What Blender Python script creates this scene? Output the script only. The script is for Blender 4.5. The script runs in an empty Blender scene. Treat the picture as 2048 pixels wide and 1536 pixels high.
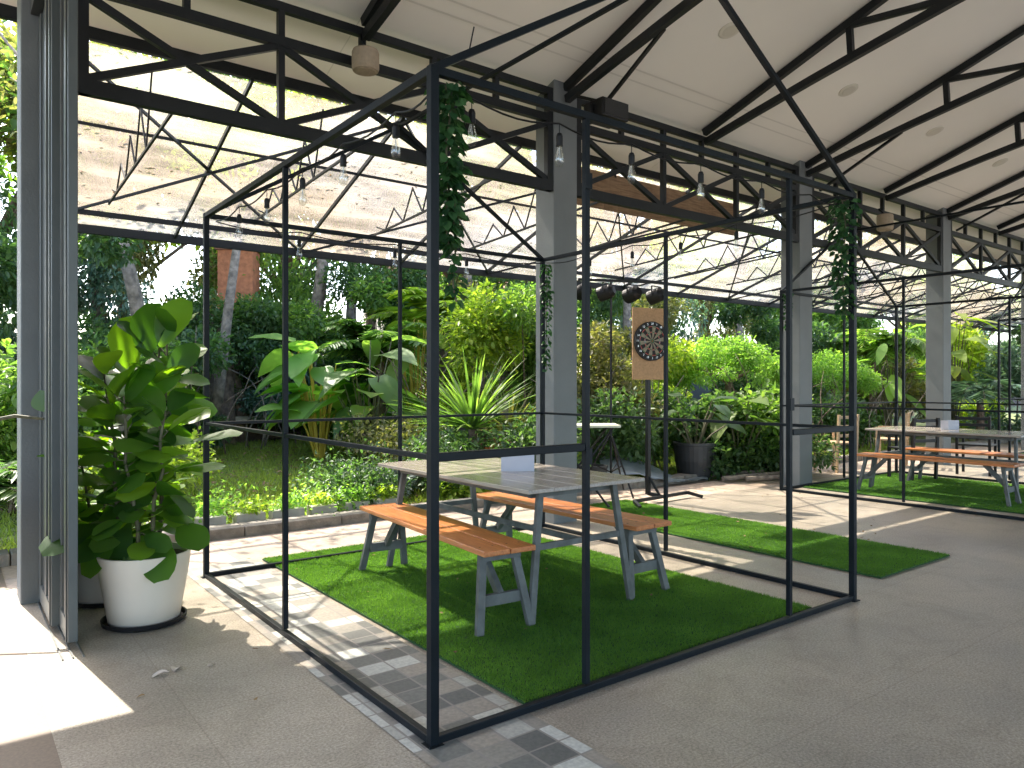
import bpy, math, random
import numpy as np
from mathutils import Vector, Matrix, Quaternion
R = math.radians
random.seed(7)
rng = np.random.default_rng(11)
S = bpy.context.scene
COL = S.collection

# ---------------------------------------------------------------- camera, world, sun
H = 1.35; F = 1483.0
FW = Vector((0.608, 0.794, 0)).normalized(); RT = Vector((FW.y, -FW.x, 0))
cd = bpy.data.cameras.new('camera'); cam = bpy.data.objects.new('camera', cd); COL.objects.link(cam)
cam.location = (0, 0, H)
cam.rotation_euler = (R(90), 0, math.atan2(FW.y, FW.x) - R(90))
cd.sensor_width = 36; cd.lens = 36 * F / 2048; cd.clip_start = 0.05; cd.clip_end = 400
S.camera = cam
def at(u, v, d):                      # pixel (2048 wide) + depth -> point
    p = FW * d + RT * ((u - 1024) / F * d)
    return Vector((p.x, p.y, H + (768 - v) / F * d))

SUN_EL, SUN_AZ = R(53), R(-7)         # azimuth from +Y, towards +X positive
w = bpy.data.worlds.new('World'); S.world = w; w.use_nodes = True
nt = w.node_tree; nt.nodes.clear()
sky = nt.nodes.new('ShaderNodeTexSky'); sky.sky_type = 'NISHITA'; sky.sun_disc = False
sky.sun_elevation = SUN_EL; sky.sun_rotation = SUN_AZ; sky.air_density = 1.0; sky.dust_density = 2.2; sky.ozone_density = 1.0
bg = nt.nodes.new('ShaderNodeBackground'); bg.inputs[1].default_value = 0.15
wo = nt.nodes.new('ShaderNodeOutputWorld'); nt.links.new(sky.outputs[0], bg.inputs[0]); nt.links.new(bg.outputs[0], wo.inputs[0])
sl = bpy.data.lights.new('sun', 'SUN'); sl.energy = 2.6; sl.angle = R(0.5); sl.color = (1.0, 0.93, 0.82)
so = bpy.data.objects.new('sun', sl); COL.objects.link(so)
sd = Vector((math.sin(SUN_AZ) * math.cos(SUN_EL), math.cos(SUN_AZ) * math.cos(SUN_EL), math.sin(SUN_EL)))
so.rotation_euler = sd.to_track_quat('Z', 'Y').to_euler(); so.location = (0, 0, 30)
S.view_settings.view_transform = 'Standard'; S.view_settings.look = 'None'
S.view_settings.exposure = 2.72; S.view_settings.gamma = 1.0
S.render.engine = 'CYCLES'
S.cycles.transparent_max_bounces = 16; S.cycles.max_bounces = 8; S.cycles.diffuse_bounces = 4

# ---------------------------------------------------------------- materials
def mat(name, col, rough=0.6, metal=0.0, var=0.0, vscale=8.0, bump=0.0, bscale=40.0, spec=0.5, col2=None, detail=4.0):
    m = bpy.data.materials.new(name); m.use_nodes = True; t = m.node_tree; b = t.nodes['Principled BSDF']
    b.inputs['Base Color'].default_value = (*col, 1); b.inputs['Roughness'].default_value = rough
    b.inputs['Metallic'].default_value = metal; b.inputs['Specular IOR Level'].default_value = spec
    tc = t.nodes.new('ShaderNodeTexCoord')
    if var > 0 or col2:
        n = t.nodes.new('ShaderNodeTexNoise'); n.inputs['Scale'].default_value = vscale; n.inputs['Detail'].default_value = detail
        t.links.new(tc.outputs['Object'], n.inputs['Vector'])
        r = t.nodes.new('ShaderNodeValToRGB'); r.color_ramp.elements[0].position = 0.3; r.color_ramp.elements[1].position = 0.7
        c2 = col2 if col2 else tuple(min(1, c * (1 + var)) for c in col)
        c1 = col if col2 else tuple(c * (1 - var) for c in col)
        r.color_ramp.elements[0].color = (*c1, 1); r.color_ramp.elements[1].color = (*c2, 1)
        t.links.new(n.outputs[0], r.inputs[0]); t.links.new(r.outputs[0], b.inputs['Base Color'])
    if bump > 0:
        n2 = t.nodes.new('ShaderNodeTexNoise'); n2.inputs['Scale'].default_value = bscale; n2.inputs['Detail'].default_value = 5
        t.links.new(tc.outputs['Object'], n2.inputs['Vector'])
        bp = t.nodes.new('ShaderNodeBump'); bp.inputs['Strength'].default_value = bump; bp.inputs['Distance'].default_value = 0.02
        t.links.new(n2.outputs[0], bp.inputs['Height']); t.links.new(bp.outputs[0], b.inputs['Normal'])
    return m

def leaf_mat(name, cols, trans=0.45, rough=0.45, tcol=None, gain=None):
    gain = name.startswith('foliage') and name not in ('foliage_fig', 'foliage_silver') if gain is None else gain
    m = bpy.data.materials.new(name); m.use_nodes = True; t = m.node_tree; t.nodes.clear()
    geo = t.nodes.new('ShaderNodeNewGeometry'); r = t.nodes.new('ShaderNodeValToRGB')
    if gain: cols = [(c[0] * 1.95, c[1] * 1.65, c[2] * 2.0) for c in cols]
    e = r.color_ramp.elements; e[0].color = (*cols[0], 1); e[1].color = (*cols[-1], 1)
    for i, c in enumerate(cols[1:-1]):
        x = e.new((i + 1) / (len(cols) - 1)); x.color = (*c, 1)
    t.links.new(geo.outputs['Random Per Island'], r.inputs[0])
    p = t.nodes.new('ShaderNodeBsdfPrincipled'); p.inputs['Roughness'].default_value = rough
    p.inputs['Specular IOR Level'].default_value = 0.4
    tr = t.nodes.new('ShaderNodeBsdfTranslucent'); mx = t.nodes.new('ShaderNodeMixShader'); mx.inputs[0].default_value = trans
    hs = t.nodes.new('ShaderNodeMixRGB'); hs.blend_type = 'MULTIPLY'; hs.inputs[0].default_value = 1
    hs.inputs[2].default_value = (*(tcol or (1.95, 2.25, 0.85)), 1)
    t.links.new(r.outputs[0], p.inputs['Base Color']); t.links.new(r.outputs[0], hs.inputs[1]); t.links.new(hs.outputs[0], tr.inputs[0])
    o = t.nodes.new('ShaderNodeOutputMaterial')
    t.links.new(p.outputs[0], mx.inputs[1]); t.links.new(tr.outputs[0], mx.inputs[2]); t.links.new(mx.outputs[0], o.inputs[0])
    return m

def wood_mat(name, c1, c2, rough, axis='Y', scale=6.0):
    m = bpy.data.materials.new(name); m.use_nodes = True; t = m.node_tree; b = t.nodes['Principled BSDF']
    tc = t.nodes.new('ShaderNodeTexCoord'); mp = t.nodes.new('ShaderNodeMapping')
    mp.inputs['Scale'].default_value = (14, 1.2, 14) if axis == 'Y' else (1.2, 14, 14)
    n = t.nodes.new('ShaderNodeTexNoise'); n.inputs['Scale'].default_value = scale; n.inputs['Detail'].default_value = 8; n.inputs['Distortion'].default_value = 0.6
    r = t.nodes.new('ShaderNodeValToRGB'); r.color_ramp.elements[0].position = .32; r.color_ramp.elements[1].position = .68
    r.color_ramp.elements[0].color = (*c1, 1); r.color_ramp.elements[1].color = (*c2, 1)
    t.links.new(tc.outputs['Object'], mp.inputs[0]); t.links.new(mp.outputs[0], n.inputs['Vector']); t.links.new(n.outputs[0], r.inputs[0])
    t.links.new(r.outputs[0], b.inputs['Base Color']); b.inputs['Roughness'].default_value = rough
    bp = t.nodes.new('ShaderNodeBump'); bp.inputs['Strength'].default_value = .25; bp.inputs['Distance'].default_value = .004
    t.links.new(n.outputs[0], bp.inputs['Height']); t.links.new(bp.outputs[0], b.inputs['Normal'])
    return m

M = {}
M['steel'] = mat('charcoal_steel', (0.008, 0.010, 0.012), 0.45, 0.0, var=.25, vscale=3, bump=.05, spec=.3)
M['cage'] = mat('cage_steel', (0.006, 0.009, 0.012), 0.42, 0.0, var=.25, vscale=4, bump=.05, spec=.14)
M['column'] = mat('grey_column_paint', (0.125, 0.137, 0.140), 0.55, var=.10, vscale=2.5, bump=.12, bscale=60)
M['alu'] = mat('aluminium', (0.17, 0.175, 0.17), 0.35, 0.5, var=.12, vscale=5)
M['door_grey'] = mat('door_grey', (0.075, 0.085, 0.085), 0.4, 0.2, var=.1, vscale=4)
M['dark_alu'] = mat('dark_aluminium', (0.03, 0.034, 0.036), 0.4, 0.2)
M['ceiling'] = mat('ceiling_board', (0.74, 0.70, 0.64), 0.85, var=.05, vscale=.6, bump=.05, bscale=3)
M['black'] = mat('black_plastic', (0.005, 0.005, 0.006), 0.5, spec=.3)
M['black_metal'] = mat('black_metal', (0.006, 0.006, 0.007), 0.45, 0.0, spec=.35)
M['leg_grey'] = mat('grey_painted_wood', (0.085, 0.092, 0.088), 0.6, var=.3, vscale=12, bump=.1)
M['seat'] = wood_mat('orange_stained_wood', (0.36, 0.115, 0.035), (0.52, 0.20, 0.065), 0.34)
M['top'] = wood_mat('weathered_table_wood', (0.30, 0.26, 0.225), (0.40, 0.36, 0.32), 0.16)
M['pot_white'] = mat('white_glazed_pot', (0.60, 0.53, 0.44), 0.5, var=.05, vscale=4)
M['pot_beige'] = mat('beige_pot', (0.66, 0.60, 0.53), 0.6, var=.1, vscale=5)
M['pot_black'] = mat('black_pot', (0.018, 0.02, 0.022), 0.5, var=.3, vscale=8)
M['planter'] = mat('lavender_grey_metal', (0.42, 0.43, 0.50), 0.4, var=.04, vscale=6)
M['soil'] = mat('soil', (0.035, 0.024, 0.016), 0.95, var=.5, vscale=30, bump=.8)
M['bark'] = mat('bark', (0.16, 0.115, 0.085), 0.9, var=.5, vscale=14, bump=.9, bscale=25)
M['bark_pale'] = mat('pale_bark', (0.20, 0.165, 0.13), 0.9, var=.5, vscale=12, bump=.9, bscale=25)
M['stem'] = mat('green_brown_stem', (0.09, 0.085, 0.045), 0.7, var=.3, vscale=20)
M['yellow_stem'] = mat('yellow_stem', (0.5, 0.36, 0.05), 0.6)
M['curb'] = mat('stone_kerb', (0.20, 0.175, 0.145), 0.85, var=.3, vscale=9, bump=.5)
M['concrete'] = mat('concrete', (0.30, 0.29, 0.27), 0.85, var=.2, vscale=4, bump=.3)
M['ledge'] = mat('pale_ledge', (0.42, 0.36, 0.28), 0.85, var=.3, vscale=6, bump=.4)
M['brown_wall'] = mat('bank_earth', (0.075, 0.052, 0.038), 0.95, var=.5, vscale=5, bump=1.0, bscale=12)
M['terracotta'] = mat('terracotta_brick', (0.42, 0.17, 0.085), 0.85, var=.2, vscale=6, bump=.4)
M['brick'] = mat('terracotta_blocks', (.38, .145, .07), .85, var=.25, vscale=14, bump=.5, bscale=18)
M['cream'] = mat('cream_render', (0.72, 0.60, 0.42), 0.85, var=.08, vscale=1.5)
M['grey_wall'] = mat('grey_render', (0.13, 0.14, 0.145), 0.8, var=.15, vscale=2)
M['roof_tile'] = mat('roof_tile', (0.25, 0.11, 0.07), 0.8, var=.3, vscale=8)
M['window'] = mat('dark_window', (0.02, 0.025, 0.03), 0.1)
M['cork'] = mat('cork_board', (0.40, 0.235, 0.12), 0.8, var=.15, vscale=40, bump=.2, bscale=120)
M['dart_black'] = mat('dart_black', (0.015, 0.014, 0.014), 0.8)
M['dart_cream'] = mat('dart_cream', (0.24, 0.20, 0.14), 0.8)
M['dart_red'] = mat('dart_red', (0.35, 0.03, 0.02), 0.8)
M['dart_green'] = mat('dart_green', (0.02, 0.12, 0.04), 0.8)
M['wire'] = mat('wire_metal', (0.5, 0.5, 0.5), 0.35, 0.9)
M['tarp'] = mat('grey_tarpaulin', (0.16, 0.185, 0.2), 0.45, var=.15, vscale=6, bump=.5, bscale=8)
M['beige_lamp'] = mat('beige_shade', (0.30, 0.24, 0.17), 0.8, var=.1, vscale=30, bump=.3, bscale=90)
M['timber'] = wood_mat('pale_timber', (0.42, 0.28, 0.16), (0.55, 0.40, 0.25), 0.6)
M['maroon'] = mat('maroon_fabric', (0.10, 0.025, 0.03), 0.9, var=.2, vscale=30)
M['light_trim'] = mat('downlight_trim', (0.58, 0.545, 0.47), 0.5)
M['white_metal'] = mat('cream_edge', (0.55, 0.55, 0.42), 0.5)
M['stone_white'] = mat('white_plant_trough', (0.42, 0.39, 0.35), 0.7, var=.2, vscale=8)
M['bamboo'] = wood_mat('brown_blind', (0.16, 0.09, 0.045), (0.30, 0.19, 0.105), 0.7, axis='X', scale=4)
M['litter'] = leaf_mat('dry_leaves', [(0.16, 0.09, 0.04), (0.3, 0.2, 0.1), (0.22, 0.16, 0.06)], .2, .8, (1.3, 1.1, .8))
M['paper'] = leaf_mat('pale_dry_leaf', [(0.5, 0.42, 0.34), (0.62, 0.55, 0.48)], .1, .8, (1, 1, 1))

G1 = leaf_mat('foliage_mid', [(0.03, 0.07, 0.016), (0.06, 0.12, 0.026), (0.11, 0.18, 0.04)], .5)
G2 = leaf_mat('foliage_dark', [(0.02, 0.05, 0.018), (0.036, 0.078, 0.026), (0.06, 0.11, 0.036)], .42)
G3 = leaf_mat('foliage_yellow', [(0.07, 0.12, 0.015), (0.12, 0.19, 0.025), (0.20, 0.25, 0.03)], .5)
G4 = leaf_mat('foliage_bright', [(0.07, 0.15, 0.025), (0.10, 0.20, 0.04), (0.15, 0.25, 0.05)], .5)
G5 = leaf_mat('foliage_bluegreen', [(0.03, 0.075, 0.045), (0.06, 0.12, 0.075), (0.10, 0.17, 0.11)], .3, .35, (1.8, 2.0, 1.0))
G6 = leaf_mat('foliage_fig', [(0.020, 0.055, 0.015), (0.042, 0.10, 0.020), (0.10, 0.18, 0.03)], .5, .42, (4.2, 4.6, .5))
G7 = leaf_mat('foliage_croton', [(0.10, 0.03, 0.02), (0.16, 0.07, 0.03), (0.05, 0.06, 0.02)], .35, .4, (2.0, 1.4, .8))
G8 = leaf_mat('foliage_olive', [(0.05, 0.062, 0.02), (0.085, 0.10, 0.035), (0.14, 0.14, 0.05)], .4)
G9 = leaf_mat('foliage_silver', [(0.20, 0.23, 0.23), (0.30, 0.33, 0.33), (0.42, 0.45, 0.45)], .25, .5, (1.2, 1.3, 1.1))
GI = leaf_mat('ivy', [(0.012, 0.045, 0.018), (0.025, 0.08, 0.028), (0.05, 0.12, 0.04)], .3, .5, (1.6, 2.2, .9))
GG = leaf_mat('grass_blades', [(0.16, 0.20, 0.05), (0.22, 0.27, 0.06), (0.30, 0.34, 0.08)], .45)
GT = leaf_mat('turf_blades', [(0.034, 0.092, 0.014), (0.052, 0.135, 0.022), (0.085, 0.19, 0.034)], .45, .7, (3.8, 3.4, 1.5))

def floor_mat():
    m = bpy.data.materials.new('granite_floor'); m.use_nodes = True; t = m.node_tree; b = t.nodes['Principled BSDF']
    tc = t.nodes.new('ShaderNodeTexCoord'); L = t.links.new
    n = t.nodes.new('ShaderNodeTexNoise'); n.inputs['Scale'].default_value = 95; n.inputs['Detail'].default_value = 4; n.inputs['Roughness'].default_value = .75
    r = t.nodes.new('ShaderNodeValToRGB'); r.color_ramp.elements[0].position = .36; r.color_ramp.elements[1].position = .66
    r.color_ramp.elements[0].color = (0.215, 0.186, 0.147, 1); r.color_ramp.elements[1].color = (0.51, 0.45, 0.37, 1)
    L(tc.outputs['Object'], n.inputs['Vector']); L(n.outputs[0], r.inputs[0])
    n2 = t.nodes.new('ShaderNodeTexNoise'); n2.inputs['Scale'].default_value = 1.1; n2.inputs['Detail'].default_value = 5
    L(tc.outputs['Object'], n2.inputs['Vector'])
    r2 = t.nodes.new('ShaderNodeValToRGB'); r2.color_ramp.elements[0].color = (.80, .80, .81, 1); r2.color_ramp.elements[1].color = (1.12, 1.1, 1.06, 1)
    r2.color_ramp.elements[0].position = .3; r2.color_ramp.elements[1].position = .7; L(n2.outputs[0], r2.inputs[0])
    mu = t.nodes.new('ShaderNodeMixRGB'); mu.blend_type = 'MULTIPLY'; mu.inputs[0].default_value = 1; L(r.outputs[0], mu.inputs[1]); L(r2.outputs[0], mu.inputs[2])
    br = t.nodes.new('ShaderNodeTexBrick'); br.offset = 0; br.inputs['Scale'].default_value = 1; br.inputs['Brick Width'].default_value = .8
    br.inputs['Row Height'].default_value = .8; br.inputs['Mortar Size'].default_value = .0035; br.inputs['Mortar Smooth'].default_value = .4
    br.inputs['Color1'].default_value = (1, 1, 1, 1); br.inputs['Color2'].default_value = (.93, .93, .93, 1); br.inputs['Mortar'].default_value = (.80, .78, .76, 1)
    L(tc.outputs['Object'], br.inputs['Vector'])
    m2 = t.nodes.new('ShaderNodeMixRGB'); m2.blend_type = 'MULTIPLY'; m2.inputs[0].default_value = 1; L(mu.outputs[0], m2.inputs[1]); L(br.outputs[0], m2.inputs[2])
    n3 = t.nodes.new('ShaderNodeTexNoise'); n3.inputs['Scale'].default_value = 3.3; n3.inputs['Detail'].default_value = 10; n3.inputs['Roughness'].default_value = .7; n3.inputs['Distortion'].default_value = 1.2
    L(tc.outputs['Object'], n3.inputs['Vector']); r3 = t.nodes.new('ShaderNodeValToRGB'); r3.color_ramp.elements[0].position = .34; r3.color_ramp.elements[1].position = .52
    r3.color_ramp.elements[0].color = (.84, .83, .81, 1); r3.color_ramp.elements[1].color = (1, 1, 1, 1); L(n3.outputs[0], r3.inputs[0])
    m3 = t.nodes.new('ShaderNodeMixRGB'); m3.blend_type = 'MULTIPLY'; m3.inputs[0].default_value = 1; L(m2.outputs[0], m3.inputs[1]); L(r3.outputs[0], m3.inputs[2])
    L(m3.outputs[0], b.inputs['Base Color'])
    mr = t.nodes.new('ShaderNodeMapRange'); mr.inputs[3].default_value = .30; mr.inputs[4].default_value = .5; L(n2.outputs[0], mr.inputs[0]); L(mr.outputs[0], b.inputs['Roughness'])
    bp = t.nodes.new('ShaderNodeBump'); bp.inputs['Strength'].default_value = .12; bp.inputs['Distance'].default_value = .003
    L(n.outputs[0], bp.inputs['Height']); L(bp.outputs[0], b.inputs['Normal'])
    return m
M['floor'] = floor_mat()

def tile_mat(name, sx, sy, cols, pos, mortar=.035, rough=.5, speck=60):
    """squares of side sx, sy in world x, y; every tile gets its own tone."""
    m = bpy.data.materials.new(name); m.use_nodes = True; t = m.node_tree; b = t.nodes['Principled BSDF']; L = t.links.new
    tc = t.nodes.new('ShaderNodeTexCoord'); mp = t.nodes.new('ShaderNodeMapping'); mp.inputs['Scale'].default_value = (1 / sx, 1 / sy, 0); mp.inputs['Location'].default_value = (pos[0], pos[1], 0)
    L(tc.outputs['Object'], mp.inputs[0])
    fl = t.nodes.new('ShaderNodeVectorMath'); fl.operation = 'FLOOR'; L(mp.outputs[0], fl.inputs[0])
    wn = t.nodes.new('ShaderNodeTexWhiteNoise'); wn.noise_dimensions = '2D'; L(fl.outputs[0], wn.inputs['Vector'])
    r = t.nodes.new('ShaderNodeValToRGB'); r.color_ramp.interpolation = 'CONSTANT'; e = r.color_ramp.elements
    e[0].color = (*cols[0], 1); e[0].position = 0; e[1].position = 1 / len(cols); e[1].color = (*cols[1], 1)
    for i, c in enumerate(cols[2:]): x = e.new((i + 2) / len(cols)); x.color = (*c, 1)
    L(wn.outputs[0], r.inputs[0])
    fr = t.nodes.new('ShaderNodeVectorMath'); fr.operation = 'FRACTION'; L(mp.outputs[0], fr.inputs[0])
    sp = t.nodes.new('ShaderNodeSeparateXYZ'); L(fr.outputs[0], sp.inputs[0])
    def edge(o):
        a = t.nodes.new('ShaderNodeMath'); a.operation = 'SUBTRACT'; a.inputs[1].default_value = .5; L(o, a.inputs[0])
        c = t.nodes.new('ShaderNodeMath'); c.operation = 'ABSOLUTE'; L(a.outputs[0], c.inputs[0]); return c.outputs[0]
    mxm = t.nodes.new('ShaderNodeMath'); mxm.operation = 'MAXIMUM'; L(edge(sp.outputs[0]), mxm.inputs[0]); L(edge(sp.outputs[1]), mxm.inputs[1])
    gt = t.nodes.new('ShaderNodeMath'); gt.operation = 'GREATER_THAN'; gt.inputs[1].default_value = .5 - mortar; L(mxm.outputs[0], gt.inputs[0])
    n = t.nodes.new('ShaderNodeTexNoise'); n.inputs['Scale'].default_value = speck; n.inputs['Detail'].default_value = 4; L(tc.outputs['Object'], n.inputs['Vector'])
    rr = t.nodes.new('ShaderNodeValToRGB'); rr.color_ramp.elements[0].position = .3; rr.color_ramp.elements[1].position = .7
    rr.color_ramp.elements[0].color = (.8, .8, .8, 1); rr.color_ramp.elements[1].color = (1.15, 1.13, 1.1, 1); L(n.outputs[0], rr.inputs[0])
    mu = t.nodes.new('ShaderNodeMixRGB'); mu.blend_type = 'MULTIPLY'; mu.inputs[0].default_value = 1; L(r.outputs[0], mu.inputs[1]); L(rr.outputs[0], mu.inputs[2])
    mx = t.nodes.new('ShaderNodeMixRGB'); L(gt.outputs[0], mx.inputs[0]); L(mu.outputs[0], mx.inputs[1]); mx.inputs[2].default_value = (.24, .22, .2, 1)
    L(mx.outputs[0], b.inputs['Base Color']); b.inputs['Roughness'].default_value = rough
    return m
M['mosaic'] = tile_mat('mosaic_strip', .145, .125, [(.15, .155, .145), (.50, .51, .475), (.25, .235, .205), (.11, .115, .11), (.30, .27, .23), (.38, .38, .35)], (.33, .1))
M['paving'] = tile_mat('garden_paving', .45, .45, [(.40, .31, .235), (.45, .36, .28), (.36, .29, .23), (.43, .35, .28)], (.0, .2), .012, .7, 30)
M['beige_tile'] = tile_mat('beige_porch_tile', .6, .6, [(.165, .125, .09), (.19, .145, .105)], (.4, .3), .01, .55, 80)
M['bounce_yard'] = mat('pale_bounce_yard', (.50, .47, .42), .85, var=.12, vscale=1.5)  # kept pale so the added ground reflects sun under the roof
M['white_strip'] = mat('white_granite_strip', (.46, .45, .43), .5, var=.12, vscale=90)

def glazing_mat():
    m = bpy.data.materials.new('weathered_clear_roofing'); m.use_nodes = True; t = m.node_tree; t.nodes.clear(); L = t.links.new
    tc = t.nodes.new('ShaderNodeTexCoord')
    mp = t.nodes.new('ShaderNodeMapping'); mp.inputs['Scale'].default_value = (.55, 2.6, 2.6); L(tc.outputs['Object'], mp.inputs[0])
    n = t.nodes.new('ShaderNodeTexNoise'); n.inputs['Scale'].default_value = 1.3; n.inputs['Detail'].default_value = 9; n.inputs['Roughness'].default_value = .65; L(mp.outputs[0], n.inputs['Vector'])
    n2 = t.nodes.new('ShaderNodeTexNoise'); n2.inputs['Scale'].default_value = .5; n2.inputs['Detail'].default_value = 4; L(tc.outputs['Object'], n2.inputs['Vector'])
    mr = t.nodes.new('ShaderNodeMapRange'); mr.inputs[1].default_value = .3; mr.inputs[2].default_value = .72; mr.inputs[3].default_value = .14; mr.inputs[4].default_value = .62; L(n.outputs[0], mr.inputs[0])
    r = t.nodes.new('ShaderNodeValToRGB'); r.color_ramp.elements[0].position = .38; r.color_ramp.elements[1].position = .6
    r.color_ramp.elements[0].color = (.52, .49, .46, 1); r.color_ramp.elements[1].color = (.44, .365, .28, 1); L(n2.outputs[0], r.inputs[0])
    tp = t.nodes.new('ShaderNodeBsdfTransparent'); tp.inputs[0].default_value = (.90, .88, .85, 1)
    tl = t.nodes.new('ShaderNodeBsdfTranslucent'); L(r.outputs[0], tl.inputs[0])
    df = t.nodes.new('ShaderNodeBsdfDiffuse'); L(r.outputs[0], df.inputs[0])
    m1 = t.nodes.new('ShaderNodeMixShader'); m1.inputs[0].default_value = .3; L(tl.outputs[0], m1.inputs[1]); L(df.outputs[0], m1.inputs[2])
    m2 = t.nodes.new('ShaderNodeMixShader'); L(mr.outputs[0], m2.inputs[0]); L(tp.outputs[0], m2.inputs[1]); L(m1.outputs[0], m2.inputs[2])
    o = t.nodes.new('ShaderNodeOutputMaterial'); L(m2.outputs[0], o.inputs[0])
    return m
M['glazing'] = glazing_mat()
def glass_mat(name, alpha=.12):
    m = bpy.data.materials.new(name); m.use_nodes = True; t = m.node_tree; t.nodes.clear(); L = t.links.new
    tp = t.nodes.new('ShaderNodeBsdfTransparent'); tp.inputs[0].default_value = (.9, .92, .9, 1)
    g = t.nodes.new('ShaderNodeBsdfGlossy'); g.inputs['Roughness'].default_value = .03
    m1 = t.nodes.new('ShaderNodeMixShader'); m1.inputs[0].default_value = alpha; L(tp.outputs[0], m1.inputs[1]); L(g.outputs[0], m1.inputs[2])
    o = t.nodes.new('ShaderNodeOutputMaterial'); L(m1.outputs[0], o.inputs[0]); return m
M['glass'] = glass_mat('clear_glass', .14)

# ---------------------------------------------------------------- mesh helpers
class MB:
    """collects faces, links them as one mesh object"""
    def __init__(s): s.v = []; s.f = []
    def add(s, vs, fs):
        b = len(s.v); s.v += [tuple(x) for x in vs]; s.f += [tuple(b + i for i in f) for f in fs]
    def box(s, x0, x1, y0, y1, z0, z1):
        s.add([(x0, y0, z0), (x1, y0, z0), (x1, y1, z0), (x0, y1, z0), (x0, y0, z1), (x1, y0, z1), (x1, y1, z1), (x0, y1, z1)],
              [(0, 3, 2, 1), (4, 5, 6, 7), (0, 1, 5, 4), (1, 2, 6, 5), (2, 3, 7, 6), (3, 0, 4, 7)])
    def bar(s, a, b, w, h=None, up=(0, 0, 1), w2=None, h2=None):
        a = Vector(a); b = Vector(b); h = h or w; d = (b - a).normalized(); up = Vector(up)
        if abs(d.dot(up)) > .98: up = Vector((0, 1, 0))
        x = d.cross(up).normalized(); z = x.cross(d).normalized(); w2 = w2 or w; h2 = h2 or h
        vs = []
        for p, ww, hh in ((a, w, h), (b, w2, h2)):
            for i, j in ((-1, -1), (1, -1), (1, 1), (-1, 1)): vs.append(p + x * ww / 2 * i + z * hh / 2 * j)
        s.add(vs, [(0, 1, 2, 3), (7, 6, 5, 4), (0, 4, 5, 1), (1, 5, 6, 2), (2, 6, 7, 3), (3, 7, 4, 0)])
    def tube(s, pts, rad, n=8):
        pts = [Vector(p) for p in pts]; k = len(pts)
        if not isinstance(rad, (list, tuple)): rad = [rad] * k
        vs = []; px = None
        for i, p in enumerate(pts):
            d = (pts[min(i + 1, k - 1)] - pts[max(i - 1, 0)]).normalized()
            if px is None:
                px = d.cross(Vector((0, 0, 1)));
                if px.length < .1: px = d.cross(Vector((0, 1, 0)))
            px = (px - d * px.dot(d)).normalized(); py = d.cross(px)
            for j in range(n):
                a = 2 * math.pi * j / n; vs.append(p + (px * math.cos(a) + py * math.sin(a)) * rad[i])
        fs = [(i * n + j, i * n + (j + 1) % n, (i + 1) * n + (j + 1) % n, (i + 1) * n + j) for i in range(k - 1) for j in range(n)]
        fs += [tuple(reversed(range(n))), tuple((k - 1) * n + j for j in range(n))]
        s.add(vs, fs)
    def lathe(s, prof, c=(0, 0, 0), n=32):
        vs = []; k = len(prof)
        for r, z in prof:
            for j in range(n):
                a = 2 * math.pi * j / n; vs.append((c[0] + r * math.cos(a), c[1] + r * math.sin(a), c[2] + z))
        fs = [(i * n + j, i * n + (j + 1) % n, (i + 1) * n + (j + 1) % n, (i + 1) * n + j) for i in range(k - 1) for j in range(n)]
        s.add(vs, fs)
    def prism(s, poly, z0, z1):
        n = len(poly); s.add([(x, y, z0) for x, y in poly] + [(x, y, z1) for x, y in poly],
            [tuple(reversed(range(n))), tuple(range(n, 2 * n))] + [(i, (i + 1) % n, n + (i + 1) % n, n + i) for i in range(n)])
    def build(s, name, m, parent=None, bevel=0, smooth=False, org=None):
        me = bpy.data.meshes.new(name); o_ = Vector(org) if org is not None else None
        vs = s.v if o_ is None else [(v[0] - o_.x, v[1] - o_.y, v[2] - o_.z) for v in s.v]
        me.from_pydata(vs, [], s.f); me.update()
        me.materials.append(m)
        if smooth: me.shade_smooth()
        o = bpy.data.objects.new(name, me); COL.objects.link(o)
        if parent: o.parent = parent
        if o_ is not None: o.location = o_
        if bevel:
            b = o.modifiers.new('bevel', 'BEVEL'); b.width = bevel; b.segments = 2; b.limit_method = 'ANGLE'
        return o

def npmesh(name, V, Fq, m, parent=None, smooth=False):
    """V (n,3), Fq list of arrays of quads / tris"""
    me = bpy.data.meshes.new(name); V = np.asarray(V, np.float32)
    tot = sum(len(f) for f in Fq); loops = np.concatenate([np.asarray(f).ravel() for f in Fq]).astype(np.int32)
    st = []; c = 0
    for f in Fq:
        k = f.shape[1]; st.append(c + np.arange(len(f)) * k); c += len(f) * k
    st = np.concatenate(st).astype(np.int32)
    me.vertices.add(len(V)); me.vertices.foreach_set('co', V.ravel())
    me.loops.add(len(loops)); me.loops.foreach_set('vertex_index', loops)
    me.polygons.add(tot); me.polygons.foreach_set('loop_start', st)
    me.update(calc_edges=True); me.validate()
    me.materials.append(m)
    if smooth: me.shade_smooth()
    o = bpy.data.objects.new(name, me); COL.objects.link(o)
    if parent: o.parent = parent
    return o

def nrm(a): return a / (np.linalg.norm(a, axis=1, keepdims=True) + 1e-9)

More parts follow.
